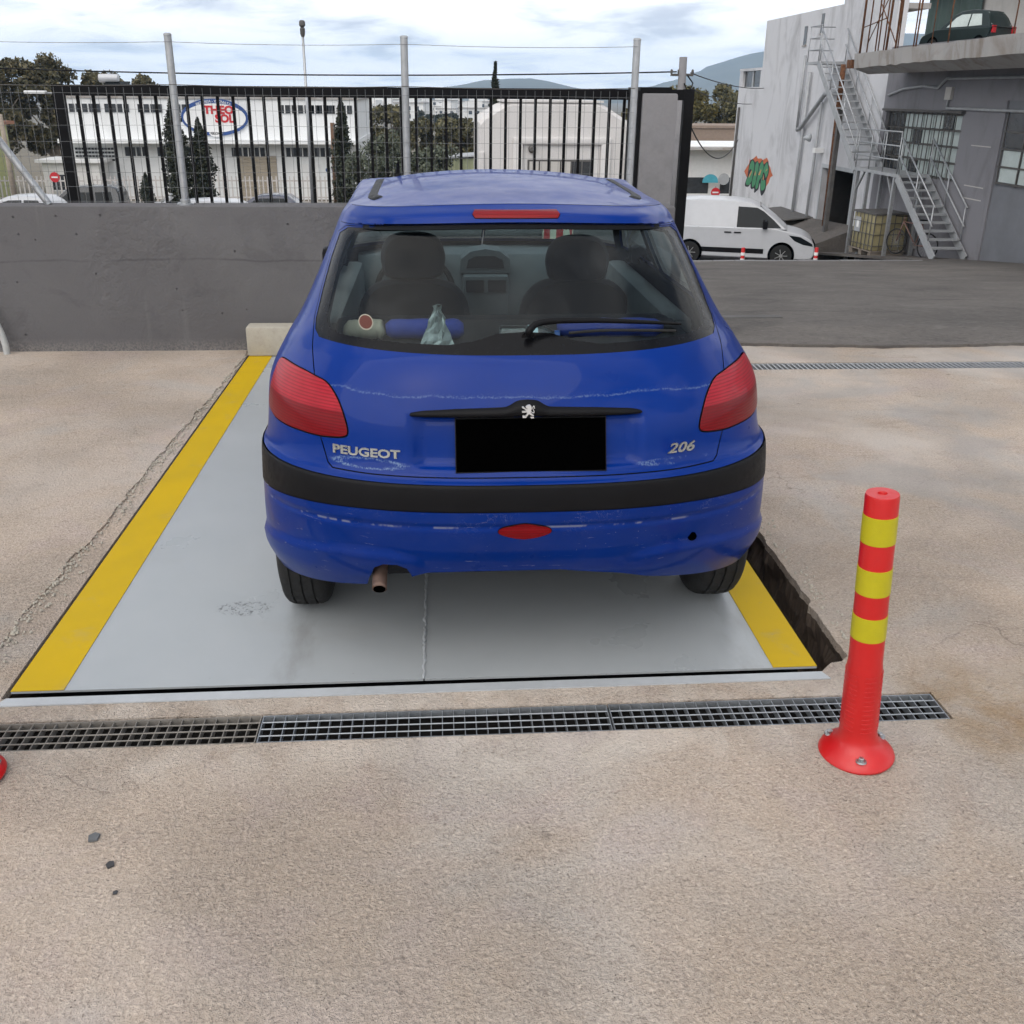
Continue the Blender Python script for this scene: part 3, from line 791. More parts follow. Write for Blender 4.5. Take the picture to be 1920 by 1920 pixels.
# ================================================================== bollards by the drain
def red_bollard(x, y, label, rz=0.0):
    b = thing('bollard', label, 'bollard', (x, y, 0), rz, 'red posts beside the front drain')
    b.rotation_euler = (0, radians(-3.6), rz); b.location.z = .002
    MB().lathe([(.099, .0), (.101, .006), (.098, .013), (.087, .024), (.072, .034), (.060, .046), (.053, .060), (.0500, .075), (.0490, .09)], n=40).build('base', 'bollard_red', b, 40)
    MB().lathe([(.0490, .088), (.0472, .25), (.0455, .285), (.0440, .30), (.0425, .50), (.0412, .778), (.0395, .784), (.012, .7845), (.010, .778)], n=40).build('post', 'bollard_red', b, 40)
    for za, zb in ((.376, .446), (.510, .584), (.654, .730)):
        ra, rb = (float(np.interp(q, [.30, .5, .758], [.0440, .0425, .0412])) + .0012 for q in (za, zb))
        MB().lathe([(ra - .002, za), (ra, za + .0006), (rb, zb - .0006), (rb - .002, zb)], n=40).build('reflective_band', 'bollard_yellow', b, 40)
    for i in range(13):                            # moulded ribs on the lower post
        z = .098 + i * .0145; rr = float(np.interp(z, [.088, .25], [.0490, .0472])) + .0004
        for a0 in range(0, 360, 60):
            a = [radians(a0 + 12 + k * 6) for k in range(7)]
            MB().tube([(rr * cos(q), rr * sin(q), z) for q in a], .0013, 5).build('rib', 'bollard_red', b, True)
    for k in range(3):
        a = radians(-112 + 120 * k + 8); c = (.078 * cos(a), .078 * sin(a))
        MB().lathe([(.015, .0), (.013, .0045), (.0005, .0048)], (c[0], c[1], .0285), 14).build('washer', 'zinc_bolt', b, 30)
        MB().lathe([(.0075, .0), (.0075, .006), (.0055, .008), (.0004, .0082)], (c[0], c[1], .033), 6).build('bolt', 'zinc_bolt', b)
    return b
red_bollard(1.142, 2.165, 'red flexible bollard with three yellow bands at the right of the drain')
red_bollard(-1.272, 2.165, 'red bollard cut off by the left picture edge, only its foot showing')

# stray chips on the concrete
for (x, y, s, rz, m, lb) in ((-.862, 1.925, .0145, .4, 'stone_chip_grey', 'flat grey stone chip, upper one of the three left chips'),
                             (-.795, 1.832, .0105, .8, 'stone_chip', 'black square chip, middle one of the three left chips'),
                             (-.757, 1.745, .006, .3, 'stone_chip', 'tiny black chip, lowest of the three left chips')):
    mb = MB(); mb.prism([(-s, -s * .7), (s * .4, -s), (s, s * .2), (s * .3, s * .9), (-s * .8, s * .6)], .0, s * .45, 'z')
    o = tag(mb.build('stone_chip', m), lb, 'stone', 'chips lying on the concrete'); o.location = (x, y, .001); o.rotation_euler = (0, 0, rz)

# ================================================================== retaining wall, block, hose, sign
wall = MB(); _wx = np.linspace(-9, 1.62, 60); r = np.random.RandomState(2)
wall.box(-9, 1.62, 6.76, 6.99, -.6, .985, .012)
tag(wall.build('retaining_wall', 'grey_render', None, 30), 'low dark grey rendered retaining wall behind the car', 'wall')
blk = MB().box(-1.325, -.62, 6.60, 6.752, .003, .205, .016)
o = tag(blk.build('concrete_block', 'block_concrete', None, 30), 'pale concrete wheel stop block against the wall at the platform end', 'concrete block')
pts = catmull([(-3.17, 6.715, .52), (-3.12, 6.70, .44), (-3.055, 6.69, .33), (-3.0, 6.685, .20), (-2.975, 6.685, .09), (-2.975, 6.69, .0), (-2.98, 6.69, -.05)], 6, False)
tag(MB().tube(pts, .022, 12).build('conduit_pipe', 'hose_grey', None, True), 'grey plastic conduit bending out of the ground at the left picture edge', 'pipe')
sg = thing('fire_sign', 'red fire extinguisher sign on the wall seen through the windscreen', 'sign', (.815, 6.752, .80))
MB().box(-.105, .105, -.004, 0, -.10, .10).build('board', 'luminous', sg)
MB().box(-.098, .098, -.0055, -.0042, -.093, .093).build('panel', 'fire_red', sg)
MB().box(-.055, -.012, -.0068, -.0057, -.035, .055, .0).build('cylinder_symbol', 'luminous', sg)
MB().lathe([(.018, -.0078), (.018, -.0070), (.012, -.0069), (.012, -.0078)], (-.055, 0, -.05), 20, 'y').build('wheel_symbol', 'luminous', sg)
MB().prism([(.03, -.05), (.07, -.06), (.085, -.01), (.075, .05), (.06, .075), (.058, .03), (.04, .055), (.035, .0)], -.0070, -.0058, 'y').build('flame_symbol', 'luminous', sg)

# ================================================================== mesh fence on the wall
fen = thing('mesh_fence', 'galvanised wire mesh fence with round posts on the grey wall', 'fence', (0, 6.87, 0))
for x in (-3.22, -1.70, -.205, 1.31):
    p = MB().lathe([(.0240, .975), (.0240, 2.020), (.0258, 2.022), (.0252, 2.032), (.018, 2.037)], (x, 0, 0), 18).build('post', 'galvanised', fen, 40)
    MB().lathe([(.055, .985), (.055, .993), (.034, .995), (.033, 1.02), (.030, 1.022)], (x, 0, 0), 16).build('post_foot', 'galvanised', fen, 40)
MB().cyl((-3.20, .0, 1.93), (-2.60, .0, .985), .0235, n=16).build('brace', 'galvanised', fen, 40)
r = np.random.RandomState(8)
for i in range(83):
    x = -3.22 + i * .0552
    if x > 1.29: break
    MB().tube([(x + r.uniform(-.003, .003), -.032, .99), (x + r.uniform(-.004, .004), -.033, 1.3), (x + r.uniform(-.004, .004), -.032, 1.715)], .0013, 4).build('vertical_wire', 'wire_grey', fen)
for k in range(8):
    z = 1.005 + k * .096
    MB().tube([(x, -.0335, z + .004 * sin(x * 2.1 + k) + r.uniform(-.001, .001)) for x in np.linspace(-3.25, 1.31, 24)], .0013, 4).build('horizontal_wire', 'wire_grey', fen)
def sagz(x, z0, s):
    ps = [-3.22, -1.70, -.205, 1.31]; 
    for a, b in zip(ps, ps[1:]):
        if a <= x <= b: t = (x - a) / (b - a); return z0 - s * 4 * t * (1 - t)
    return z0
MB().tube([(x, -.030, sagz(x, 1.735, .012)) for x in np.linspace(-3.22, 1.31, 60)], .0022, 5).build('tension_wire', 'steel_dark', fen)
MB().tube([(x, -.030, sagz(x, 1.985, .012)) for x in np.linspace(-3.22, 1.31, 60)], .0016, 5).build('top_wire', 'wire_grey', fen)

# ================================================================== sliding gate and its pillar
GY = 8.3
gate = thing('sliding_gate', 'black steel bar gate slid open behind the mesh fence', 'gate', (0, GY, 0))
MB().box(-2.955, 2.062, -.03, .03, 1.655, 1.735).build('top_rail', 'black_metal', gate)
MB().box(-2.955, 2.062, -.03, .03, -.02, .07).build('bottom_rail', 'black_metal', gate)
for xa, xb in ((-2.975, -2.895), (1.985, 2.065)): MB().box(xa, xb, -.032, .032, -.03, 1.738).build('stile', 'black_metal', gate)
bme = MB().box(-.011, .011, -.011, .011, .07, 1.655).mesh('bar')
nb = 41
for i in range(1, nb): link('bar', bme, 'black_metal', gate).location = (-2.915 + (1.985 + 2.915) * i / nb, 0, 0)
for x in (-2.4, 1.6): MB().lathe([(.05, -.015), (.05, .015)], (x, 0, -.07), 16, 'y').build('wheel', 'steel_dark', gate)
tag(MB().box(-4.8, 3.0, GY - .05, GY + .05, float(yard_z(0, GY)) + .0, float(yard_z(0, GY)) + .012).build('gate_track', 'steel_dark'), 'steel ground track under the black sliding gate', 'track')
pil = thing('gate_pillar', 'grey concrete gate pillar with black roller guide on top', 'pillar', (1.675, 7.86, 0))
MB().box(-.135, .135, -.13, .13, -.3, 1.705, .018).build('shaft', 'pillar_concrete', pil, 30)
MB().box(-.15, .09, -.10, .40, 1.707, 1.748).build('guide_plate', 'black_metal', pil)
MB().box(-.165, -.137, -.115, .30, .35, 1.72).build('side_plate', 'black_metal', pil)

# loose grit in the broken strip between slab and platform, and along the torn pit edge
mb = MB(); r = np.random.RandomState(77)
for i in range(1500):
    if i % 3:
        y = r.uniform(2.6, 6.7); x = float(np.interp(y, [2.7, 4.0, 5.9, 6.8], [-1.46, -1.42, -1.36, -1.34])) + abs(r.normal()) * .035 - .02
        if x > -1.334: continue
    else:
        y = r.uniform(2.7, 6.6); x = 1.335 + abs(r.normal()) * .03
        if x < 1.345: continue
    s_ = r.uniform(.0025, .0075) * (1.5 if r.rand() < .08 else 1); a = r.uniform(0, pi); z = .001 if x > 0 else .004
    k = [(cos(a + q) * s_ * r.uniform(.7, 1.2), sin(a + q) * s_ * r.uniform(.7, 1.2)) for q in (0, 1.5, 3.1, 4.6)]
    o = len(mb.v); mb.v += [(x + p[0], y + p[1], z) for p in k] + [(x + p[0] * .6, y + p[1] * .6, z + s_ * r.uniform(.6, 1.0)) for p in k]
    mb.f += [(o + 4, o + 5, o + 6, o + 7)] + [(o + j, o + (j + 1) % 4, o + 4 + (j + 1) % 4, o + 4 + j) for j in range(4)]
g_ = mb.build('loose_grit', 'block_concrete'); g_['kind'] = 'stuff'; g_['label'] = 'loose concrete grit along the platform edges'

# ================================================================== the blue hatchback
# body surface: rings v (sill -> roof edge), perimeter u (0 = rear centre, +-1 = front centre)
#  v, rear y, rear z, half width, side z, rear corner depth, front y, front z
TT = np.array([
 [0.00, .140, .250, .790, .235, .40, 3.72, .20], [0.12, .060, .375, .822, .37, .42, 3.78, .32], [0.24, .020, .480, .821, .48, .45, 3.82, .44],
 [0.36, .000, .600, .817, .60, .48, 3.83, .52], [0.45, .006, .666, .816, .67, .50, 3.80, .60], [0.48, .032, .682, .808, .69, .52, 3.76, .63],
 [0.62, .075, .840, .797, .84, .54, 3.66, .72], [0.78, .150, .985, .742, .965, .57, 2.82, .93], [0.84, .205, 1.035, .712, 1.01, .56, 2.72, .97],
 [1.00, .385, 1.175, .638, 1.16, .48, 2.40, 1.13], [1.15, .548, 1.302, .588, 1.28, .42, 2.08, 1.28], [1.175, .565, 1.322, .582, 1.295, .41, 2.03, 1.305],
 [1.19, .576, 1.327, .580, 1.300, .41, 2.01, 1.312], [1.23, .600, 1.352, .570, 1.320, .40, 1.95, 1.338], [1.30, .646, 1.377, .545, 1.345, .38, 1.86, 1.365]])
def pchip(xs, ys, x):
    h = np.diff(xs); d = np.diff(ys) / h; m = np.zeros_like(xs); m[0] = d[0]; m[-1] = d[-1]
    for i in range(1, len(xs) - 1):
        if d[i - 1] * d[i] > 0:
            w1 = 2 * h[i] + h[i - 1]; w2 = h[i] + 2 * h[i - 1]; m[i] = (w1 + w2) / (w1 / d[i - 1] + w2 / d[i])
    x = np.clip(x, xs[0], xs[-1]); i = np.clip(np.searchsorted(xs, x) - 1, 0, len(xs) - 2); t = (x - xs[i]) / h[i]
    return ys[i] * (2 * t**3 - 3 * t**2 + 1) + h[i] * m[i] * (t**3 - 2 * t**2 + t) + ys[i + 1] * (-2 * t**3 + 3 * t**2) + h[i] * m[i + 1] * (t**3 - t**2)
def sst(a, b, x):
    t = np.clip((x - a) / (b - a), 0, 1); return t * t * (3 - 2 * t)
def P0(u, v):
    u, v = np.broadcast_arrays(np.asarray(u, float), np.asarray(v, float))
    ve = np.minimum(v, 1.30); yr, zr, w, zs, D, yf, zf = [pchip(TT[:, 0], TT[:, k], ve) for k in range(1, 8)]
    rho = np.where(v <= 1.3, 1.0, np.clip((2.0 - v) / .7, 0, 1)); a = np.abs(u)
    t = np.clip(a / .3, 0, 1) ** 1.389 * pi / 2
    xr = w * np.sin(t) ** .72; yy = yr + D * (1 - np.cos(t) ** .95)
    Df = np.where(ve < .7, .75, .75 + (.16 * (yf - yr) - .75) * sst(.7, .85, ve)); Df = np.minimum(Df, .3 * (yf - yr))
    s = np.clip((a - .3) / .45, 0, 1); ys_ = yr + D + (yf - Df - yr - D) * s
    tf = np.clip((1 - a) / .25, 0, 1) ** 1.389 * pi / 2
    xf = w * np.sin(tf) ** .72; yfr = yf - Df * (1 - np.cos(tf) ** .95)
    x = np.where(a < .3, xr, np.where(a < .75, w, xf)); y = np.where(a < .3, yy, np.where(a < .75, ys_, yfr))
    z = np.where(a < .3, zr + (zs - zr) * (x / w) ** 2, np.where(a < .75, zs + (zf - zs) * s * s, zf))
    lip = pchip(np.array([0, 1.175, 1.19, 1.23, 1.30, 1.6]), np.array([0, 0, .044, .050, .014, 0.]), v)      # roof spoiler lip, fading out before the pillars
    y = y - lip * sst(.235, .150, a)
    X = x * rho; Y = 1.35 + (y - 1.35) * rho
    crown = 1.410 - .048 * (X / .56) ** 2 - .028 * ((Y - 1.40) / .75) ** 2
    k = np.clip((1 - rho) * 3.0, 0, 1); k = 1 - (1 - k) ** 2
    Z = np.where(v <= 1.3, z, z * (1 - k) + crown * k)
    return np.stack([np.where(u < 0, -X, X), Y, Z], -1)
def nrm0(u, v, h=1e-4):
    a = P0(u + h, v) - P0(u - h, v); b = P0(u, v + h) - P0(u, np.maximum(v - h, 0)); n = np.cross(b, a)
    n /= np.maximum(np.linalg.norm(n, axis=-1, keepdims=True), 1e-12)
    c = P0(u, v) - np.array([0, 1.6, .8]); s = np.sign((n * c).sum(-1, keepdims=True)); return n * np.where(s == 0, 1, s)
def relief(p):
    """pressed shapes of the rear panels"""
    x, y, z = p[..., 0], p[..., 1], p[..., 2]; ax = np.abs(x); rear = (y < .42) * 1.0
    d = -.024 * sst(.345, .295, ax) * sst(.700, .725, z) * sst(.862, .846, z)          # number plate recess
    d += -.0040 * np.exp(-((z - .540) / .008) ** 2) * sst(.80, .70, ax)                 # bumper groove
    zc = np.interp(ax, [.28, .33, .40, .55, .72, .85], [.38, .428, .448, .448, .428, .40])
    d += .012 * sst(zc + .012, zc - .020, z) * sst(.27, .40, ax)                        # lower corner bulges
    return d * rear
def S(u, v, off=0.0):
    p = P0(u, v); n = nrm0(u, v); return p + n * (relief(p) + off)[..., None]
def SN(u, v, h=6e-4):
    a = S(u + h, v) - S(u - h, v); b = S(u, v + h) - S(u, np.maximum(v - h, 0)); n = np.cross(b, a)
    n /= np.maximum(np.linalg.norm(n, axis=-1, keepdims=True), 1e-12); return n * np.sign((n * nrm0(u, v)).sum(-1, keepdims=True) + 1e-9)
_gu, _gv = np.meshgrid(np.linspace(.0, 1, 400), np.linspace(0, 1.3, 200)); _GP = P0(_gu, _gv)
def inverse(pts, ax, urange):
    """(x,z) on the rear (ax 0) or (y,z) on the side (ax 1) -> u,v on the surface"""
    pts = np.asarray(pts, float); sg = np.ones(len(pts)); q = pts.copy()
    if ax == 0: sg = np.where(pts[:, 0] < 0, -1.0, 1.0); q[:, 0] = np.abs(q[:, 0])
    m = (_gu >= urange[0]) & (_gu <= urange[1]); gu, gv, gp = _gu[m], _gv[m], _GP[m]
    u = np.zeros(len(q)); v = np.zeros(len(q))
    for i, t in enumerate(q):
        k = ((gp[:, ax] - t[0]) ** 2 + (gp[:, 2] - t[1]) ** 2).argmin(); u[i], v[i] = gu[k], gv[k]
    for _ in range(12):
        h = 1e-4; f = lambda a, b: P0(a, b)[:, [ax, 2]] - q
        r = f(u, v); ju = (f(u + h, v) - r) / h; jv = (f(u, v + h) - r) / h
        det = ju[:, 0] * jv[:, 1] - ju[:, 1] * jv[:, 0]; det = np.where(np.abs(det) < 1e-3, np.inf, det)
        u = np.clip(u - .8 * np.clip((r[:, 0] * jv[:, 1] - r[:, 1] * jv[:, 0]) / det, -.02, .02), urange[0], urange[1]); v = np.clip(v - .8 * np.clip((ju[:, 0] * r[:, 1] - ju[:, 1] * r[:, 0]) / det, -.05, .05), 0, 1.3)
    return np.stack([u * sg, v], 1)
KU = 3.6                                             # u -> metres in the unrolled domain
def rearpoly(pts, smooth=False, step=.02):
    pts = catmull(pts, 5) if smooth else densify(pts, step); a = inverse(pts, 0, (0, .32)); return [(float(p[0] * KU), float(p[1])) for p in a]
def sidepoly(pts, sgn, smooth=False, step=.04):
    pts = catmull(pts, 4) if smooth else densify(pts, step); a = inverse(pts, 1, (.14, .95)); return [(float(sgn * p[0] * KU), float(p[1])) for p in a]
def mir(half, top_first=True):
    """symmetric closed outline from a half outline listed from the centre top to the centre bottom"""
    return half + [(-x, z) for x, z in reversed(half) if x > 1e-6]

glass_o = mir([(0, 1.318), (.15, 1.3165), (.30, 1.312), (.45, 1.301), (.535, 1.290), (.567, 1.268), (.590, 1.205), (.612, 1.12), (.628, 1.045), (.626, 1.022), (.610, 1.009), (.45, 1.008), (.30, 1.007), (.15, 1.006), (0, 1.006)])
gate_o = mir([(0, 1.3205), (.15, 1.319), (.30, 1.3145), (.46, 1.303), (.542, 1.293), (.573, 1.270), (.596, 1.205), (.618, 1.12), (.634, 1.045), (.630, .99), (.617, .930), (.606, .85), (.598, .769), (.576, .700), (.562, .688), (.45, .6855), (.25, .6850), (0, .6850)])
lamp_o = [(.737, .925), (.668, .929), (.615, .923), (.574, .913), (.545, .885), (.526, .848), (.513, .805), (.516, .783), (.539, .774), (.598, .768), (.660, .768), (.718, .768), (.760, .772), (.780, .786), (.777, .835), (.763, .886)]
R_ = dict()
gate_p = rearpoly(densify(gate_o, .03)); glass_p = rearpoly(densify(glass_o, .03))
lampR_p = rearpoly(lamp_o, True); lampL_p = [(-a, b) for a, b in lampR_p]
frit_p = rearpoly(densify(mir([(0, 1.3145), (.15, 1.313), (.30, 1.308), (.46, 1.295), (.515, 1.283), (.540, 1.255), (.558, 1.205), (.578, 1.12), (.590, 1.060), (.580, 1.038), (.545, 1.030), (.40, 1.029), (.22, 1.029), (.14, 1.040), (.08, 1.056), (0, 1.060)]), .03))
fogl = [(.078 * cos(t) - .009, .528 + .028 * sin(t) * (1 - .25 * abs(cos(t)))) for t in np.linspace(0, 2 * pi, 36, endpoint=False)]
fog_p = rearpoly(fogl)
ub = np.linspace(-.345, .345, 70); vb = .352 - .040 * np.clip((np.abs(ub) - .12) / .18, 0, 1.2) ** 1.6
strip_p = [(float(a * KU), float(b)) for a, b in zip(ub, vb)] + [(float(a * KU), .457) for a in ub[::-1]]
low_edge = [(-.80, .20), (-.79, .262), (-.711, .274), (-.564, .295), (-.475, .311), (-.466, .345), (-.448, .392), (-.421, .408), (-.381, .409), (-.352, .392), (-.338, .356), (-.295, .369), (-.15, .377), (.10, .377), (.358, .338), (.546, .305), (.711, .276), (.79, .262), (.80, .20)]
le = inverse(densify(low_edge, .02, False), 0, (0, .31)); le = [(float(a * KU), float(b)) for a, b in le]
void_low = [(-.345 * KU, -.05)] + [(-.345 * KU, .02)] + le + [(.345 * KU, .02), (.345 * KU, -.05)]
bump_p = [(-.345 * KU, -.02)] + [(float(a * KU), float(b)) for a, b in zip(ub, vb)] + [(.345 * KU, -.02)]
bound_p = densify([(-KU * .999, 0.001), (KU * .999, .001), (KU * .999, 1.30), (-KU * .999, 1.30)], .06)
spo_u = np.linspace(-.262, .262, 60)
spoil_p = [(float(a * KU), 1.1765) for a in spo_u] + [(float(a * KU), 1.2995) for a in spo_u[::-1]]
hml = [(x, z) for x, z in densify([(-.128, 1.341), (.128, 1.341), (.136, 1.352), (.128, 1.3625), (-.128, 1.3625), (-.136, 1.352)], .02)]
hml_p = rearpoly(hml)
circ = lambda cy, cz, r: [(cy + r * cos(t), cz + r * sin(t)) for t in np.linspace(0, 2 * pi, 40, endpoint=False)]
WR, WF, WZ = .655, 3.075, .283
sides = []
for sg in (1, -1):
    for cy in (WR, WF):
        ra = .306 if cy < 1 else .325; pts = [(cy + (.012 if cy < 1 else 0) + ra * cos(t), WZ + ra * sin(t)) for t in np.linspace(-.12, pi + .12, 36)]
        a = inverse(pts, 1, (.14, .95)); pl = [(float(sg * p[0] * KU), float(p[1])) for p in a]
        pl = [(pl[0][0], -.03)] + pl + [(pl[-1][0], -.03)]
        sides.append(('void', pl, None))
win_r = [(1.00, 1.005), (1.56, 1.0), (1.56, 1.265), (1.15, 1.272), (1.04, 1.20)]
win_f = [(1.64, 1.0), (2.36, .995), (2.16, 1.12), (1.98, 1.235), (1.90, 1.26), (1.64, 1.268)]
door_r = [(1.00, .62), (1.03, .40), (1.12, .30), (1.60, .30), (1.60, .955), (.97, .965)]
door_f = [(1.62, .30), (2.60, .30), (2.62, .70), (2.52, .93), (1.62, .955)]
for sg in (1, -1):
    sides += [('side_window', sidepoly(win_r, sg), 'car_glass'), ('side_window', sidepoly(win_f, sg), 'car_glass'),
              ('rear_door', sidepoly(door_r, sg), 'blue_paint'), ('front_door', sidepoly(door_f, sg), 'blue_paint')]
    # windscreen halves meet at u = +-1, so it is one region per side in the unrolled sheet
    sides.append(('windscreen', [(sg * KU * .792, .865), (sg * KU * .9985, .865), (sg * KU * .9985, 1.235), (sg * KU * .800, 1.235)], 'car_glass'))
    sides.append(('headlamp', [(sg * KU * .80, .50), (sg * KU * .90, .47), (sg * KU * .91, .55), (sg * KU * .82, .64)], 'pane_pale'))

gap = .0042
order = [('void', void_low, None)] + [s for s in sides if s[0] == 'void'] + [
    ('fog_lamp', fog_p, 'dark_red_lens'), ('tail_lamp', lampR_p, 'red_lens'), ('tail_lamp', lampL_p, 'red_lens'),
    ('brake_lamp', hml_p, 'dark_red_lens'), ('rear_window', frit_p, 'car_glass'), ('window_border', glass_p, 'frit'), ('tailgate', gate_p, 'blue_paint'),
    ('bumper_strip', strip_p, 'black_plastic'), ('rear_bumper', bump_p, 'blue_paint'), ('spoiler', spoil_p, 'blue_paint')] + [s for s in sides if s[0] != 'void']
gapped = {'tail_lamp', 'tailgate', 'bumper_strip', 'rear_door', 'front_door', 'spoiler', 'fog_lamp', 'brake_lamp', 'headlamp'}
cons = []; tests = []
for nm, pl, mt in order:
    pl = densify(pl, .03) if nm in ('windscreen', 'headlamp') else pl
    if nm in gapped:
        g = gap * (.5 if nm in ('fog_lamp', 'brake_lamp') else 1.0)
        inn, out = offset_poly(pl, g * .5), offset_poly(pl, -g * .5)
        cons += [inn, out]; tests.append((nm, inn, mt)); tests.append(('gap', out, None))
    else:
        cons.append(pl); tests.append((nm, pl, mt))
# sample points: dense at the rear, coarser along the sides
g1 = np.stack(np.meshgrid(np.arange(-1.2, 1.2, .017), np.arange(.01, 1.30, .0135)), -1).reshape(-1, 2)
g2 = np.stack(np.meshgrid(np.concatenate([np.arange(-3.58, -1.2, .05), np.arange(1.2, 3.58, .05)]), np.arange(.01, 1.30, .032)), -1).reshape(-1, 2)
GG = np.concatenate([g1, g2])
cp = np.concatenate([np.array(c) for c in cons]); keep = np.ones(len(GG), bool)
for i in range(0, len(GG), 2000):
    d = ((GG[i:i + 2000, None, :] - cp[None]) ** 2).sum(-1).min(1); keep[i:i + 2000] = d > .0052 ** 2
Vd, Td, Cd = cdt_regions(cons, bound_p, GG[keep])
uu, vv = Vd[:, 0] / KU, np.clip(Vd[:, 1], 0, 1.30)
SP, NN = S(uu, vv), SN(uu, vv)
lab = np.full(len(Td), -1); free = np.ones(len(Td), bool)
for k, (nm, pl, mt) in enumerate(tests):
    ins = pip(pl, Cd) & free; lab[ins] = k; free &= ~ins

car = thing('blue_hatchback', 'worn blue hatchback seen from behind, parked on the grey platform', 'car', (.247, 2.52, 0), radians(.3))
car.rotation_euler = (0, radians(-.15), radians(.3))
def submesh(name, tri_mask, mat, off=0.0, parent=None, flip_in=False):
    T = Td[tri_mask]
    if len(T) == 0: return None
    ids, inv = np.unique(T, return_inverse=True); T = inv.reshape(-1, 3)
    P_, N_ = SP[ids] + NN[ids] * off, NN[ids]
    fn = np.cross(P_[T[:, 1]] - P_[T[:, 0]], P_[T[:, 2]] - P_[T[:, 0]]); bad = (fn * N_[T].mean(1)).sum(1) < 0
    T[bad] = T[bad][:, ::-1]
    me = bpy.data.meshes.new(name); me.from_pydata([tuple(map(float, q)) for q in P_], [], [tuple(map(int, t)) for t in T]); me.update()
    me.shade_smooth(); me.normals_split_custom_set_from_vertices([tuple(map(float, q)) for q in N_])
    return link(name, me, mat, parent or car)
body = submesh('body_shell', lab == -1, 'blue_paint')
glazed = np.zeros(len(Td), bool); voids = np.zeros(len(Td), bool)
built = {}
for k, (nm, pl, mt) in enumerate(tests):
    m = lab == k
    if nm == 'void': voids |= m; continue
    if nm in ('gap',): continue
    if nm in ('rear_window', 'side_window', 'windscreen'): glazed |= m
    o = submesh(nm, m, mt, .0030 if nm == 'bumper_strip' else .0025 if nm in ('tail_lamp', 'fog_lamp', 'brake_lamp') else (-.0015 if nm in ('rear_window', 'window_border') else 0.0))
    if o is not None: built.setdefault(nm, []).append(o)
for o, sd in zip(built['tail_lamp'], ('right', 'left')): o['label'] = 'red ribbed tail lamp on the %s side' % sd
built['bumper_strip'][0]['label'] = 'black rubbing strip across the bumper'
submesh('inner_shell', ~(glazed | voids), 'dark_trim', -.014)

# roof panel
nu, nv = 160, 56; us = np.linspace(-1, 1, nu, endpoint=False); vs_ = np.linspace(1.3001, 1.995, nv)
RU, RV = np.meshgrid(us, vs_); RP = P0(RU, RV).reshape(-1, 3)
mb = MB(); mb.v = [tuple(map(float, q)) for q in RP]
mb.f = [(j * nu + i, j * nu + (i + 1) % nu, (j + 1) * nu + (i + 1) % nu, (j + 1) * nu + i) for j in range(nv - 1) for i in range(nu)] + [tuple((nv - 1) * nu + i for i in range(nu))]
roof = mb.build('roof', 'blue_paint', car, True)
mb = MB(); mb.v = [(q[0] * .985, q[1], q[2] - .03) for q in mb.v] or []
mb.v = [(float(q[0]) * .985, float(q[1]), float(q[2]) - .028) for q in RP]; mb.f = roof.data and [tuple(p.vertices) for p in roof.data.polygons]
mb.build('headliner', 'interior_trim', car, True)
def roof_z(x, y): return 1.410 - .048 * (x / .56) ** 2 - .028 * ((y - 1.40) / .75) ** 2
for sg in (1, -1):                                       # black roof ditch mouldings, nearly flush
    mb = MB(); ul = np.linspace(.236, .735, 44); vl = np.array([1.374, 1.380, 1.400, 1.418, 1.424]); ho = np.array([-.004, .0035, .0045, .0035, -.004])
    for i, u_ in enumerate(ul):
        k = 1.0 if 0 < i < len(ul) - 1 else 0.0
        q = P0(np.full(5, u_), vl) + nrm0(np.full(5, u_), vl) * (ho * k - .004 * (1 - k))[:, None]
        mb.v += [(sg * float(a[0]), float(a[1]), float(a[2])) for a in q]
    mb.f = [(5 * i + k, 5 * i + k + 1, 5 * i + k + 6, 5 * i + k + 5) for i in range(len(ul) - 1) for k in range(4)]
    mb.build('roof_moulding', 'black_plastic', car, 40)
MB().tube([(-.40, 1.70, 1.37), (-.40, 1.74, 1.392), (-.395, 1.66, 1.437)], .006, 8, [.016, .010, .004]).build('aerial', 'black_plastic', car, True)

def rear_pt(x, z, off=0.0):
    a = inverse([(x, z)], 0, (0, .32)); q = S(a[:, 0], a[:, 1], off)[0]; return q
def wrap(me, x0, z0, off):
    """lay a flat mesh (x right, y up, z out) on the rear surface"""
    def fn(a):
        uv = inverse(np.stack([x0 + a[:, 0], z0 + a[:, 1]], 1), 0, (0, .32)); p = P0(uv[:, 0], uv[:, 1]); n = nrm0(uv[:, 0], uv[:, 1])
        return p + n * (relief(p) + off + a[:, 2])[:, None]
    return xform(me, fn)
# handle bar with emblem housing
xs_ = np.concatenate([np.linspace(-.345, -.07, 16), np.linspace(-.06, .06, 15), np.linspace(.07, .340, 16)])
mb = MB(); ring = 7
for x in xs_:
    ax = abs(x); zt = float(np.interp(ax, [0, .022, .034, .048, .062, .20, .30, .325, .345], [.8985, .8975, .894, .886, .8805, .876, .869, .863, .8525]))
    zb = float(np.interp(ax, [0, .06, .30, .33, .345], [.846, .847, .846, .847, .850])); pr = float(np.interp(ax, [0, .05, .30, .33, .345], [.026, .023, .020, .012, .002]))
    base = [rear_pt(x, .87)]
    y0 = base[0][1] - .0
    yb = rear_pt(x, .875)[1]
    for t in np.linspace(0, 1, ring):
        z = zb + (zt - zb) * t; prot = pr * (sin(pi * min(max(t, .0), 1)) ** .45 if 0 < t < 1 else 0)
        mb.v.append((float(x), float(yb + .10 * (z - .875) * 2.4 * .5 - prot + (.012 if t in (0, 1) else .004)), float(z)))
n = len(xs_)
for i in range(n - 1):
    for k in range(ring - 1): mb.f.append((i * ring + k, i * ring + k + 1, (i + 1) * ring + k + 1, (i + 1) * ring + k))
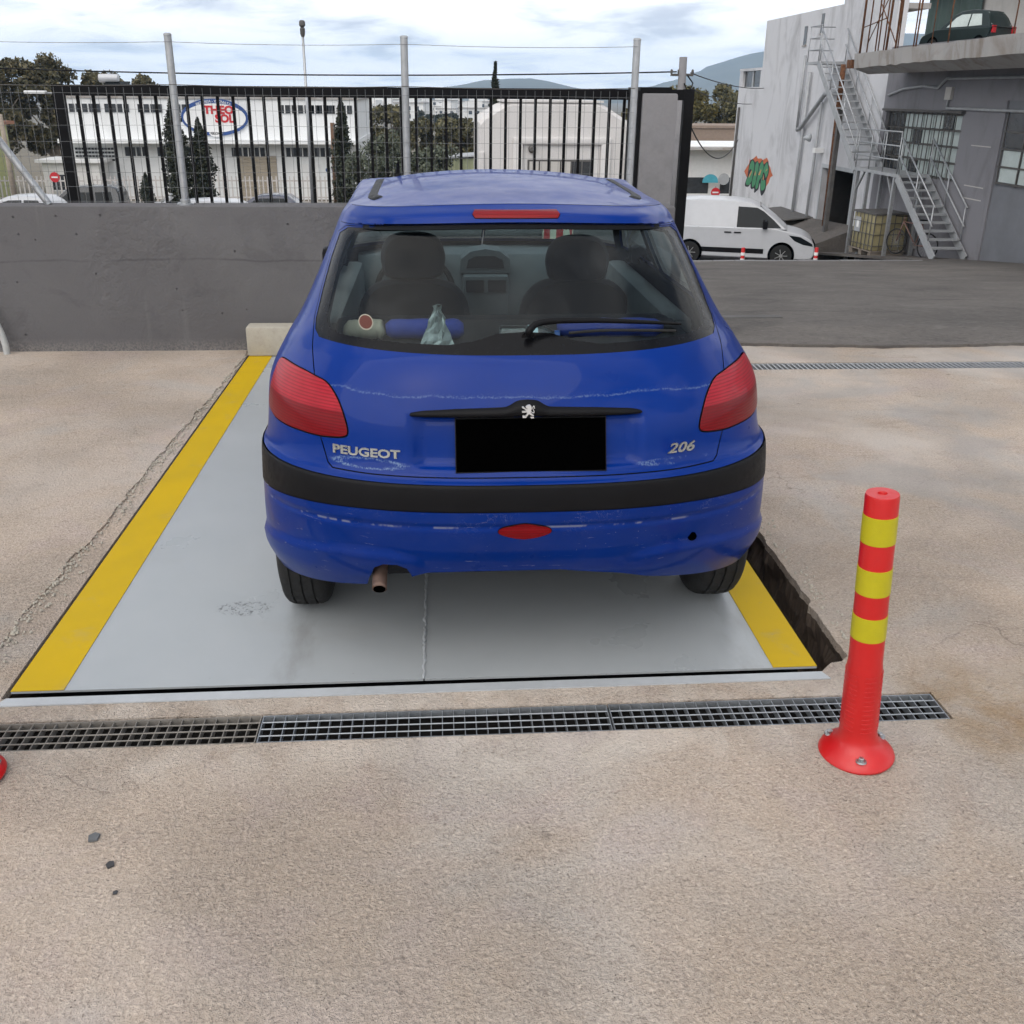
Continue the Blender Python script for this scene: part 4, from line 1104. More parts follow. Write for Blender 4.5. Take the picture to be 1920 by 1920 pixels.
mb.f += [tuple(range(ring)), tuple(reversed(range((n - 1) * ring, n * ring)))]
handle = mb.build('tailgate_handle', 'black_plastic', car, 50)
eb = rear_pt(0, .875)[1]
Y0 = eb - .026
sc = .0395 / 470
def zp(q): return ((q[0] - 905) * sc, .8725 - (q[1] - 715) * sc)
lion = [(810, 545), (845, 512), (895, 486), (945, 482), (988, 510), (1010, 565), (1012, 620), (985, 690), (978, 740), (1020, 790), (1090, 845), (1085, 868), (1030, 855), (960, 815), (925, 790), (890, 830), (850, 880), (800, 862), (840, 815), (862, 765), (870, 730), (770, 738), (695, 744), (690, 700), (760, 695), (840, 688), (800, 660), (770, 615), (715, 595), (685, 565), (695, 540), (740, 540), (790, 600), (840, 632), (885, 625), (880, 590), (850, 600), (815, 565)]
emb = MB().prism([zp(q) for q in lion], Y0 - .0035, Y0 + .004, 'y')
emb.prism([zp(q) for q in [(705, 858), (760, 848), (850, 900), (830, 920), (720, 924)]], Y0 - .0035, Y0 + .004, 'y')
emb.prism([zp(q) for q in [(965, 902), (1025, 892), (1092, 905), (1095, 938), (1000, 942)]], Y0 - .0035, Y0 + .004, 'y')
emb.tube([(zp(q)[0], Y0 - .002, zp(q)[1]) for q in catmull([(985, 700), (1030, 735), (1078, 758), (1094, 715), (1062, 640), (1046, 585), (1062, 530), (1090, 522), (1100, 570), (1112, 608)], 4, False)], .0011, 6)
emb.build('emblem', 'emblem_silver', handle)
# number plate (blacked out) and holder
py_ = rear_pt(0, .80)[1]; pyb = rear_pt(0, .715)[1]
tilt = (rear_pt(0, .84)[1] - rear_pt(0, .71)[1]) / .13
def plate(x0, x1, z0, z1, off, th, nm, mt):
    mb = MB(); f = lambda z: py_ + tilt * (z - .80) - off
    mb.add([(x0, f(z0), z0), (x1, f(z0), z0), (x1, f(z1), z1), (x0, f(z1), z1), (x0, f(z0) + th, z0), (x1, f(z0) + th, z0), (x1, f(z1) + th, z1), (x0, f(z1) + th, z1)], [(0, 1, 2, 3), (7, 6, 5, 4), (0, 4, 5, 1), (1, 5, 6, 2), (2, 6, 7, 3), (3, 7, 4, 0)])
    return mb.build(nm, mt, car)
plate(-.206, .226, .698, .846, .010, .022, 'plate_holder', 'black_plastic')
plate(-.203, .223, .702, .843, .013, .002, 'number_plate', 'plate_black')
# lettering
me = text_mesh('PEUGEOT', .0335, .0016, .0011, 0, 1.0); bb = [q.co.x for q in me.vertices]; kx = .196 / (max(bb) - min(bb))
xform(me, lambda a: np.stack([(a[:, 0]) * kx, a[:, 1] * .98 + a[:, 0] * kx * .012, a[:, 2]], 1)); link('lettering', wrap(me, -.461, .741, .0022), 'chrome', car)
me = text_mesh('206', .042, .0018, .0010, .30, 1.0); bb = [q.co.x for q in me.vertices]; kx = .088 / (max(bb) - min(bb))
xform(me, lambda a: np.stack([a[:, 0] * kx, a[:, 1] * .92 - a[:, 0] * kx * .015, a[:, 2]], 1)); link('lettering', wrap(me, .452, .742, .0022), 'chrome', car)
# window wiper
wp = [rear_pt(x, z, o_) for x, z, o_ in ((.012, 1.046, .012), (.012, 1.047, .030), (.034, 1.060, .034), (.085, 1.068, .030), (.20, 1.070, .024), (.33, 1.064, .018), (.478, 1.048, .012))]
wipe = MB().tube(catmull(wp, 6, False), .01, 8, list(np.interp(np.linspace(0, 1, 37), [0, .2, .45, .8, 1], [.010, .011, .0095, .007, .004]))).build('wiper_arm', 'black_plastic', car, True)
bl = [rear_pt(x, z, .006) for x, z in ((.13, 1.052), (.22, 1.055), (.32, 1.051), (.46, 1.037))]
MB().tube(catmull(bl, 5, False), .005, 6).build('wiper_blade', 'rubber', wipe, True)
MB().lathe([(.020, 0), (.019, .02), (.012, .026)], tuple(rear_pt(.012, 1.046, -.002)), 16, 'y').build('wiper_spindle', 'black_plastic', wipe, 40)
stk = text_mesh('O', .01); bpy.data.meshes.remove(stk)
mb = MB(); n = 20
mb.v = [(0, 0, 0)] + [(.021 * cos(2 * pi * k / n), .0165 * sin(2 * pi * k / n), 0) for k in range(n)]; mb.f = [(0, 1 + k, 1 + (k + 1) % n) for k in range(n)]
def ring_me(r0x, r0z): 
    m = MB(); m.v = [(0, 0, 0)] + [(r0x * cos(2 * pi * k / n), r0z * sin(2 * pi * k / n), 0) for k in range(n)]; m.f = [(0, 1 + k, 1 + (k + 1) % n) for k in range(n)]; return m.mesh('sticker', False)
s0 = link('window_sticker', wrap(ring_me(.023, .0185), -.462, 1.066, .0006), 'paper_tan', car)
link('sticker_print', wrap(ring_me(.020, .0155), -.462, 1.066, .0012), 'sticker_brown', s0)
# towing eye cover hole
q = rear_pt(.502, .468, .001); MB().lathe([(.014, -.003), (.0135, .004), (.010, .004)], tuple(q), 16, 'y').build('towing_hole', 'plate_black', car)
# exhaust
ex = [(-.436, .62, .330), (-.436, .40, .345), (-.437, .26, .370), (-.437, .16, .362), (-.438, .075, .318)]
mb = MB().tube(catmull(ex, 6, False), .0225, 18); e_ = mb.build('tailpipe', 'exhaust_steel', car, True)
d = (Vector(ex[-1]) - Vector(ex[-2])).normalized(); p = Vector(ex[-1])
MB().cyl(p + d * .0012, p + d * .0018, .0185, n=18).build('pipe_mouth', 'plate_black', e_)
MB().lathe([(.05, -.24), (.085, -.22), (.088, 0), (.085, .22), (.05, .24)], (-.25, .42, .335), 24, 'x').build('muffler', 'muffler_steel', car, 40)
# underbody
MB().box(-.60, .60, .34, 3.5, .225, .30, .02).build('floor_pan', 'dark_trim', car)
MB().box(-.55, .55, .15, .34, .34, .40, .02).build('spare_well', 'dark_trim', car)
MB().cyl((-.62, WR, .27), (.62, WR, .27), .04, n=10).build('rear_axle', 'dark_trim', car)
# wheels
def wheel(cx, cy, sg):
    t = MB(); N = 132; w2 = .083
    prof = [(-w2 + .012, .165), (-w2 + .002, .20), (-w2, .235), (-w2 + .010, .268), (-w2 + .020, .280), (-w2 + .034, .2865), (-.040, .288), (-.0385, .281), (-.0335, .281), (-.032, .289), (-.004, .290), (-.0025, .282), (.0025, .282), (.004, .290), (.032, .289), (.0335, .281), (.0385, .281), (.040, .288), (w2 - .034, .2865), (w2 - .020, .280), (w2 - .010, .268), (w2, .235), (w2 - .002, .20), (w2 - .012, .165)]
    for i, (x, r_) in enumerate(prof):
        for k in range(N):
            a = 2 * pi * k / N; rr = r_
            if r_ > .284 and (k + (i > 11) * 1) % 4 == 0: rr -= .0045
            elif r_ in (.280,) and k % 4 == 1: rr -= .003
            t.v.append((x, rr * cos(a + .03 * (x / w2)), max(rr * sin(a + .03 * (x / w2)), -.2805)))
    m = len(prof)
    t.f = [(i * N + k, i * N + (k + 1) % N, (i + 1) * N + (k + 1) % N, (i + 1) * N + k) for i in range(m - 1) for k in range(N)]
    wroot = MB()
    tyre = t.build('wheel', 'rubber', car, 35); tyre.location = (cx, cy, WZ)
    rim = MB().lathe([(.168, -.06), (.172, .055 * sg), (.150, .060 * sg), (.140, .035 * sg), (.060, .045 * sg), (.03, .055 * sg), (.0, .056 * sg)], (0, 0, 0), 40, 'x'); rim.build('rim', 'alloy', tyre, 30)
for sg in (1, -1):
    wheel(sg * .717, WR, sg); wheel(sg * .717, WF, sg)
    for cy in (WR, WF):
        mb = MB(); n = 20; a = [pi * k / n for k in range(n + 1)]
        for x in (.56, .70): mb.v += [(sg * x, cy + .335 * cos(t), WZ + .335 * sin(t)) for t in a]
        mb.f = [(i, i + 1, n + 2 + i, n + 1 + i) for i in range(n)] + [tuple(range(n + 1))]
        mb.build('wheel_arch_liner', 'dark_trim', car)
# door mirrors
for sg in (1, -1):
    MB().box(sg * .715 - .055, sg * .715 + .055, 2.02, 2.12, .960, 1.040, .026).build('door_mirror', 'black_plastic', car, 40)
    MB().bar((sg * .66, 2.10, .96), (sg * .72, 2.08, .985), .03, .03).build('mirror_stalk', 'black_plastic', car)
# ---------------- interior
MB().prism([(-.44, .30), (.44, .30), (.60, .50), (.60, .92), (-.60, .92), (-.60, .50)], .925, .945, 'z').build('parcel_shelf', 'dark_trim', car)
MB().box(-.62, .62, .95, 1.09, .38, .935, .04).build('rear_seat_back', 'seat_fabric', car, 40)
MB().box(-.62, .62, 1.05, 1.50, .36, .52, .04).build('rear_seat_cushion', 'seat_fabric', car, 40)
for sg in (1, -1):
    sx = sg * .362 + (.012 if sg > 0 else .014)
    bm = MB(); prof = [(.19, .42), (.235, .60), (.25, .74), (.235, .84), (.20, .905), (.13, .93)]
    rows = []
    outl = catmull([(-.20, .42), (-.24, .62), (-.25, .76), (-.225, .86), (-.15, .925), (0, .94), (.15, .925), (.225, .86), (.25, .76), (.24, .62), (.20, .42)], 4, False)
    n = len(outl)
    for dy, k in ((0, .90), (.03, 1.0), (.10, 1.0), (.135, .90)):
        bm.v += [(sx + x * k, 1.80 + dy - (z - .42) * .16, .68 + (z - .68) * (k * .3 + .7)) for x, z in outl]
    for j in range(3): bm.f += [(j * n + i, j * n + i + 1, (j + 1) * n + i + 1, (j + 1) * n + i) for i in range(n - 1)] + [(j * n + n - 1, j * n, (j + 1) * n, (j + 1) * n + n - 1)]
    bm.f += [tuple(range(n)), tuple(reversed(range(3 * n, 4 * n)))]
    seat = bm.build('front_seat', 'seat_fabric', car, 50)
    MB().box(sx - .24, sx + .24, 1.80, 2.28, .36, .52, .05).build('cushion', 'seat_fabric', seat, 40)
    hb = MB(); hl = catmull([(-.10, .945), (-.137, 1.00), (-.137, 1.06), (-.11, 1.115), (-.05, 1.14), (.05, 1.14), (.11, 1.115), (.137, 1.06), (.137, 1.00), (.10, .945)], 4)
    n = len(hl)
    for dy, k in ((0, .86), (.02, .97), (.06, 1.0), (.095, .90)): hb.v += [(sx + x * k, 1.735 + dy, 1.04 + (z - 1.04) * k) for x, z in hl]
    for j in range(3): hb.f += [(j * n + i, j * n + (i + 1) % n, (j + 1) * n + (i + 1) % n, (j + 1) * n + i) for i in range(n)]
    hb.f += [tuple(range(n)), tuple(reversed(range(3 * n, 4 * n)))]
    hb.v = [(a, b, c - (.016 if sg > 0 else 0)) for a, b, c in hb.v]; hr = hb.build('headrest', 'seat_fabric', seat, 50)
    for dx in (-.05, .05): MB().cyl((sx + dx, 1.78, .90), (sx + dx, 1.78, .97), .006, n=8).build('headrest_stem', 'chrome', hr)
dash = MB(); dp = [(2.36, .55), (2.40, .70), (2.43, .86), (2.50, .935), (2.70, .955), (2.74, .90), (2.74, .55)]
dash.prism(dp, -.64, .64, 'x'); dash = dash.build('dashboard', 'dash_plastic', car, 40)
mb = MB(); hp = [(-.13, .86), (-.12, .93), (-.075, .965), (0, .978), (.075, .965), (.12, .93), (.13, .86)]
mb.prism(hp, 2.385, 2.55, 'y'); mb.build('centre_hood', 'dash_plastic', dash, 30)
MB().prism([(-.095, .885), (-.085, .925), (-.045, .944), (.045, .944), (.085, .925), (.095, .885)], 2.378, 2.386, 'y').build('display', 'dark_trim', dash)
MB().box(-.115, .115, 2.33, 2.45, .55, .855, .02).build('centre_console', 'dash_plastic', dash, 40)
for x in (-.055, .055): MB().box(x - .045, x + .045, 2.322, 2.331, .775, .835, .004).build('air_vent', 'dark_trim', dash)
mb = MB(); mb.prism([(-.52, .88), (-.50, .955), (-.36, .985), (-.22, .955), (-.20, .88)], 2.38, 2.60, 'y'); mb.build('instrument_hood', 'dash_plastic', dash, 30)
mb = MB(); c = Vector((-.352, 2.22, .80)); ax_ = Vector((0, -.88, .47)).normalized(); e1 = Vector((1, 0, 0)); e2 = ax_.cross(e1)
mb.tube([c + (e1 * cos(t) + e2 * sin(t)) * .185 for t in np.linspace(0, 2 * pi, 40)], .014, 8)
mb.cyl(c - ax_ * .04, c + ax_ * .015, .05, .045, 16)
for t in (0, pi, -pi / 2): mb.tube([c, c + (e1 * cos(t) + e2 * sin(t)) * .18], .012, 6)
mb.build('steering_wheel', 'black_plastic', car, 40)
MB().box(-.10, .10, 1.94, 1.97, 1.245, 1.305, .015).build('inside_mirror', 'black_plastic', car, 40)
for sg in (1, -1): MB().box(min(sg * .70, sg * .60), max(sg * .70, sg * .60), .98, 2.35, .35, .93, .03).build('door_card', 'interior_trim', car, 40)
# ---------------- things lying on the parcel shelf
def on_car(o): o.location = Vector((.247, 2.52, 0)); o.rotation_euler = (0, 0, radians(.3)); return o
def roll(xa, xb, y, z, r_, mat, nm, lb, cat, seed):
    rr = np.random.RandomState(seed); k = 14
    pts = [(xa + (xb - xa) * i / k, y + rr.uniform(-.003, .003), z + rr.uniform(-.002, .002)) for i in range(k + 1)]
    o = MB().tube(pts, r_, 14, [r_ * rr.uniform(.93, 1.04) * (.55 if i in (0, k) else 1) for i in range(k + 1)]).build(nm, mat, None, True); tag(o, lb, cat); return on_car(o)
roll(-.555, -.425, .63, .979, .032, 'paper_tan', 'rolled_paper', 'cream paper roll behind the rear window beside the round sticker', 'paper roll', 1)
roll(-.420, -.165, .63, .980, .033, 'cloth_blue', 'rolled_cloth', 'blue rolled cloth on the parcel shelf behind the foil bag', 'cloth', 2)
roll(.145, .50, .64, .978, .031, 'cloth_blue', 'rolled_cloth', 'blue rolled cloth on the parcel shelf behind the wiper blade', 'cloth', 4)
bt = thing('water_bottle', 'clear plastic water bottle lying on the parcel shelf behind the wiper', 'bottle', (.247, 2.52, 0), radians(.3))
pr = [(.006, -.080), (.029, -.079), (.0325, -.070)]
for i in range(11): pr += [(.0325 - (.0022 if i % 2 else 0), -.066 + i * .010)]
pr += [(.0325, .050), (.026, .075), (.015, .092), (.0135, .098), (.0135, .112), (.004, .113)]
MB().lathe(pr, (.025, .53, .979), 24, 'x').build('shell', 'clear_plastic', bt, True)
MB().lathe([(.0332, .012), (.0334, .014), (.0334, .040), (.0332, .042)], (.025, .53, .979), 24, 'x').build('label_band', 'bottle_label', bt, True)
MB().lathe([(.0155, .098), (.0158, .099), (.0158, .114), (.013, .1155), (.002, .1156)], (.025, .53, .979), 18, 'x').build('cap', 'sign_blue', bt, 40)
r = np.random.RandomState(12); mb = MB(); n = 7; rows = 9
for j in range(rows):
    t = j / (rows - 1); w = .056 * (1 - t) + .004
    for i in range(n):
        s_ = i / (n - 1) * 2 - 1; mb.v.append((-.253 + s_ * w + r.uniform(-.003, .003), .45 + .05 * t + r.uniform(-.010, .010) + .012 * abs(s_), .948 + .135 * t + r.uniform(-.004, .004)))
mb.f = [(j * n + i, j * n + i + 1, (j + 1) * n + i + 1, (j + 1) * n + i) for j in range(rows - 1) for i in range(n - 1)]
o = mb.build('foil_bag', 'foil'); o.modifiers.new('thick', 'SOLIDIFY').thickness = .02
tag(o, 'crumpled pointed foil bag standing on the parcel shelf behind the rear window', 'foil bag'); on_car(o)

# ================================================================== long white building on the right
FX = 13.0
def gz(y): return float(yard_z(0, np.array(y)))
def fac(mb, ya, yb, za, zb, x0=FX, x1=FX + .3): return mb.box(x0, x1, ya, yb, za, zb)
wb = thing('white_warehouse', 'tall stained white warehouse with graffiti and a dark doorway', 'building', (0, 0, 0))
mb = MB()
fac(mb, 33.62, 41.4, -3.6, 4.40); fac(mb, 29.6, 33.62, -.55, 4.62, FX + .001, FX + .301); fac(mb, 29.6, 31.0, -3.4, -.5499, FX + .0005, FX + .3005)
mb.box(FX + .302, FX + 1.6, 41.15, 41.4, -3.6, 4.39)
mb.build('wall', 'white_render', wb)
mb = MB(); fac(mb, 41.4, 44.4, -3.6, 2.0); fac(mb, 43.95, 44.4, 2.0, 2.62); fac(mb, 41.4, 41.55, 2.0, 2.62); fac(mb, 41.4, 44.4, 2.62, 2.72, FX - .02, FX + .32)
mb.box(FX + .302, FX + 1.6, 44.1, 44.4, -3.6, 2.0)
mb.build('low_annex_wall', 'white_render', wb)
w = MB().box(FX + .10, FX + .13, 41.56, 43.94, 2.0, 2.62).build('window', 'pane_dark', wb)
MB().box(FX + .06, FX + .10, 42.70, 42.80, 2.0, 2.62).build('mullion', 'frame_paint', w)
MB().box(FX + .32, FX + 1.6, 31.0, 41.14, 4.1, 4.25).build('roof', 'slab_concrete', wb)
for (ya, yb, za, zb) in ((36.7, 37.0, 3.35, 3.95), (35.2, 35.45, 3.65, 4.25)):
    w = MB().box(FX - .012, FX + .004, ya, yb, za, zb).build('window', 'pane_dark', wb)
    MB().box(FX - .03, FX - .0121, ya - .05, yb + .05, za - .06, za).build('sill', 'slab_concrete', w)
# doorway: recess with its unlit darkness painted in as near-black walls
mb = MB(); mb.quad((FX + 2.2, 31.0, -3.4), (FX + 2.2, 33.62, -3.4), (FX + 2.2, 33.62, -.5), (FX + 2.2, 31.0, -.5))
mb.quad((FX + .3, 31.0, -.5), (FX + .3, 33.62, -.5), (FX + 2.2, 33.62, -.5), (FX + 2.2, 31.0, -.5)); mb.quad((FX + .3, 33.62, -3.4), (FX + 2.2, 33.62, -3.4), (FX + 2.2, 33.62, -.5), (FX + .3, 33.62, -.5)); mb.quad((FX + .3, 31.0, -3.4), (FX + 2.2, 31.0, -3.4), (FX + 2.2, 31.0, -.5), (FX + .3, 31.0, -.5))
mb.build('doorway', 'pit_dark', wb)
dj = MB().box(FX - .03, FX - .002, 30.88, 31.0, -3.2, -.43); dj.box(FX - .03, FX - .002, 33.62, 33.74, -3.2, -.43); dj.box(FX - .032, FX - .0025, 31.0, 33.62, -.55, -.43); dj.build('door_frame', 'frame_paint', wb)
# pipes on the wall
def pipe(pts, r_, m, parent, nm='drainpipe'): return MB().tube(pts, r_, 8).build(nm, m, parent, True)
pipe([(FX - .10, 35.7, 2.45), (FX - .10, 35.85, -3.0)], .06, 'steel_grey', wb)
pipe([(FX - .10, 36.3, .55), (FX - .16, 35.85, .62), (FX - .16, 33.9, 1.75), (FX - .16, 32.9, 1.80)], .075, 'steel_grey', wb)
pipe([(FX - .10, 36.35, 3.0), (FX - .10, 36.35, .55)], .05, 'steel_grey', wb)
pipe([(FX - .12, 34.2, 1.5), (FX - .12, 34.35, -3.0)], .05, 'steel_grey', wb)
pipe([(FX - .06, 43.9, 1.2), (FX - .06, 44.0, -3.0)], .05, 'steel_dark', wb)
pipe([(FX - .35, 32.15, 2.6), (FX - .30, 32.15, -2.5)], .085, 'rust', wb, 'rusty_column')
MB().box(FX - .30, FX - .001, 33.8, 34.05, -.1, .05).build('wall_lamp', 'sign_white', wb)
MB().lathe([(.02, -.25), (.10, -.1), (.14, 0)], (FX - .22, 34.6, .35), 12, 'x').build('lamp_shade', 'frame_paint', wb, True)
# tin lean-to over the van's nose
lean = MB(); lean.add([(FX - 1.0, 34.0, -2.32), (FX - 1.0, 37.4, -2.32), (FX, 37.4, -2.22), (FX, 34.0, -2.22), (FX - 1.0, 34.0, -2.36), (FX - 1.0, 37.4, -2.36), (FX, 37.4, -2.26), (FX, 34.0, -2.26)], [(0, 1, 2, 3), (7, 6, 5, 4), (0, 4, 5, 1), (1, 5, 6, 2), (2, 6, 7, 3), (3, 7, 4, 0)])
lt = lean.build('lean_to_roof', 'steel_dark', wb)
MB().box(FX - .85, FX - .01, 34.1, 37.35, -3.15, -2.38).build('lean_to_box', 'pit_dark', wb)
# concrete ramp up to the doorway
tag(MB().add([(FX - 1.9, 29.9, -3.1), (FX - .04, 29.9, -3.1), (FX - .04, 34.0, -3.1), (FX - 1.9, 34.0, -3.1), (FX - 1.9, 29.9, -2.75), (FX - .04, 29.9, -2.05), (FX - .04, 34.0, -2.25), (FX - 1.9, 34.0, -2.95)], [(3, 2, 1, 0), (4, 5, 6, 7), (0, 1, 5, 4), (1, 2, 6, 5), (2, 3, 7, 6), (3, 0, 4, 7)]).build('ramp', 'asphalt'), 'dark asphalt ramp rising to the dark doorway', 'ramp')
# spray-painted letters, flat on the wall (traced letter shapes, wall coordinates)
gy = lambda px: 42.45 - (px - 250) / (1310 - 250) * 3.75
gzz = lambda py: -.62 - (py - 250) / (1520 - 250) * 1.42
def paint(poly, d, nm, m, parent): return MB().prism([(gy(a), gzz(b)) for a, b in poly], FX - d, FX - d + .0015, 'x').build(nm, m, parent)
halo = paint([(250, 870), (330, 700), (410, 560), (420, 400), (470, 430), (600, 300), (660, 230), (720, 320), (850, 290), (900, 340), (1040, 230), (1110, 330), (1130, 460), (1190, 520), (1250, 680), (1310, 770), (1230, 850), (1190, 1040), (1130, 1170), (1090, 1010), (380, 1060), (340, 1010)], .0030, 'graffiti', 'graffiti_orange', wb)
ol = catmull([(345, 1380), (340, 1240), (400, 1000), (410, 820), (420, 560), (470, 420), (550, 375), (640, 460), (720, 400), (800, 470), (900, 330), (960, 470), (1080, 340), (1140, 480), (1165, 640), (1150, 800), (1110, 950), (1120, 1150), (1110, 1300), (1060, 1440), (990, 1540), (930, 1400), (890, 1120), (860, 1340), (800, 1430), (715, 1520), (700, 1370), (610, 1420), (560, 1380), (540, 1250), (470, 1370)], 3)
paint(ol, .0052, 'outline', 'graffiti_black', halo)
for pl in ([(440, 800), (455, 600), (530, 420), (610, 520), (620, 700), (590, 1000), (560, 1180), (470, 1310), (380, 1300), (375, 1180), (440, 1010), (500, 980), (540, 760), (480, 740)],
           [(660, 560), (730, 430), (780, 540), (770, 760), (740, 1000), (730, 1180), (650, 1340), (600, 1250), (610, 1050), (650, 860)],
           [(820, 560), (890, 370), (950, 480), (960, 640), (930, 900), (850, 1060), (840, 1280), (760, 1370), (745, 1200), (780, 960), (800, 760)],
           [(1000, 520), (1060, 390), (1120, 520), (1140, 720), (1080, 900), (1020, 760), (960, 760), (960, 1020), (1060, 980), (1090, 1180), (1060, 1300), (970, 1360), (920, 1200), (930, 980), (970, 640)]):
    paint(catmull(pl, 3), .0074, 'letter', 'graffiti_green', halo)
for pl in ([(450, 990), (540, 760), (550, 830), (480, 1050)], [(660, 900), (680, 760), (710, 850), (690, 930)], [(800, 860), (880, 640), (900, 700), (860, 870)], [(975, 990), (990, 800), (1020, 940), (1010, 1000)], [(1040, 690), (1100, 590), (1110, 620), (1060, 680)]):
    paint(pl, .0096, 'counter', 'graffiti_tan', halo)

# ================================================================== grey workshop wing, nearer
gw = thing('grey_workshop', 'grey rendered workshop wing with barred windows and a roof terrace slab', 'building', (0, 0, 0))
WY0, WY1, WZ0, WZ1 = 24.95, 29.35, -.28, 1.28
mb = MB(); fac(mb, 29.35, 29.599, -3.2, 3.0); fac(mb, WY0, WY1, WZ1, 2.999); fac(mb, WY0, WY1, -3.1, WZ0); fac(mb, 23.05, WY0, -3.0, 2.999); fac(mb, 10, 23.05, 1.62, 2.998)
mb.build('wall', 'lilac_render', gw)
dr = MB().box(FX + .04, FX + .10, 10, 23.05, -2.9, 1.62).build('sheet_door', 'sheet_grey', gw)
for y in (21.05, 18.6, 16.2): MB().box(FX + .012, FX + .039, y - .03, y + .03, -2.9, 1.6).build('door_joint', 'steel_dark', dr)
for (ya, za, zb, mt) in ((21.30, .62, 1.36, 'pane_dark'), (22.10, .62, 1.36, 'pane_dark'), (21.30, -.13, .56, 'pane_pale'), (22.10, -.13, .56, 'pane_pale'), (20.1, .62, 1.36, 'pane_dark'), (20.1, -.13, .56, 'pane_pale')):
    MB().box(FX + .015, FX + .038, ya, ya + .74, za, zb).build('pane', mt, dr)
mb = MB()
for z in (-.16, .20, .59, .96, 1.39): mb.box(FX - .012, FX + .010, 20.0, 22.95, z - .02, z + .02)
for y in (20.05, 20.85, 21.25, 22.08, 22.9): mb.box(FX - .0115, FX + .0105, y - .02, y + .02, -.2, 1.42)
mb.build('window_bars', 'steel_dark', dr)
# barred window with pale panes
wn_ = MB().box(FX + .12, FX + .15, WY0, WY1, WZ0, WZ1).build('window', 'steel_dark', gw)
r = np.random.RandomState(4); ncol, nrow = 8, 4
for i in range(ncol):
    for j in range(nrow):
        ya = WY0 + (WY1 - WY0) * i / ncol; yb = WY0 + (WY1 - WY0) * (i + 1) / ncol; za = WZ0 + (WZ1 - WZ0) * j / nrow; zb = WZ0 + (WZ1 - WZ0) * (j + 1) / nrow
        MB().box(FX + .09, FX + .118, ya + .03, yb - .03, za + .03, zb - .03).build('pane', 'pane_dark' if (i > 5 or r.rand() < .12) else 'pane_pale', wn_)
for i in range(1, 17):
    y = WY0 + (WY1 - WY0) * i / 17; MB().box(FX - .03, FX - .012, y - .012, y + .012, WZ0 - .02, WZ1 + .02).build('bar', 'steel_dark', wn_)
for j in range(5):
    z = WZ0 + (WZ1 - WZ0) * j / 4; MB().box(FX - .0115, FX + .005, WY0 - .05, WY1 + .05, z - .015, z + .015).build('cross_bar', 'steel_dark', wn_)
MB().box(FX - .10, FX + .0, WY0 - .1, WY1 + .1, WZ1 + .03, WZ1 + .09).build('window_hood', 'steel_dark', gw)
# conduits, spalled band and switch box
pipe([(FX - .04, 29.3, 1.72), (FX - .04, 28.4, 1.88), (FX - .04, 27.2, 1.95), (FX - .04, 26.4, 1.90), (FX - .04, 26.0, 2.12), (FX - .04, 12, 2.10)], .035, 'steel_grey', gw, 'conduit')
pipe([(FX - .04, 25.75, 1.75), (FX - .04, 25.75, 1.42), (FX - .04, 21.0, 1.40)], .035, 'steel_grey', gw, 'conduit')
MB().box(FX - .08, FX - .002, 25.6, 25.9, 1.62, 1.92).build('switch_box', 'cream_render', gw)
for z in (.60, -.33, -.62): MB().box(FX - .004, FX - .001, 23.4, 24.3, z - .012, z + .012).build('scrape_mark', 'cream_render', gw)
# terrace slab with torn edge
mb = MB(); ys_ = np.linspace(12, 28.4, 50); r = np.random.RandomState(9)
for y in ys_: 
    e = r.uniform(-.03, .03); zo = .10 * (28.4 - y) / 8.0; mb.v += [(11.45 + e, y, 2.40 + zo + r.uniform(-.02, .02)), (11.42 + e, y, 2.76 + zo + r.uniform(-.012, .012)), (11.75, y, 2.76 + zo), (11.76, y, 2.45), (20.6, y, 3.12), (20.6, y, 2.9), (11.9, y, 2.25)]
mb.f = [(7 * i + k, 7 * i + (k + 1) % 7, 7 * i + 7 + (k + 1) % 7, 7 * i + 7 + k) for i in range(len(ys_) - 1) for k in range(7)] + [tuple(range(7)), tuple(7 * (len(ys_) - 1) + k for k in range(6, -1, -1))]
mb.build('terrace_slab', 'slab_concrete', gw)
MB().add([(13.31, 28.401, 2.567), (20.6, 28.401, 3.12), (20.6, 44.0, 3.12), (13.31, 44.0, 2.567), (13.31, 28.401, 2.4), (20.6, 28.401, 2.9), (20.6, 44.0, 2.9), (13.31, 44.0, 2.4)], [(0, 1, 2, 3), (7, 6, 5, 4), (0, 4, 5, 1), (1, 5, 6, 2), (2, 6, 7, 3), (3, 7, 4, 0)]).build('terrace_deck', 'slab_concrete', gw)
MB().box(20.0, 20.3, 10, 42.6, 3.0, 6.0).build('upper_wall', 'cream_render', gw)
MB().box(18.7, 20.6, 10, 42.8, 6.001, 6.25).build('upper_slab', 'slab_concrete', gw)
cu = MB(); n = 26
for i in range(n + 1):
    y = 38.2 + 4.1 * i / n; x = 19.90 + .05 * sin(i * 1.9); cu.v += [(x, y, 3.08), (x, y, 5.45)]
cu.f = [(2 * i, 2 * i + 1, 2 * i + 3, 2 * i + 2) for i in range(n)]; c_ = cu.build('curtain', 'curtain_green', gw, True); c_.modifiers.new('thick', 'SOLIDIFY').thickness = .02

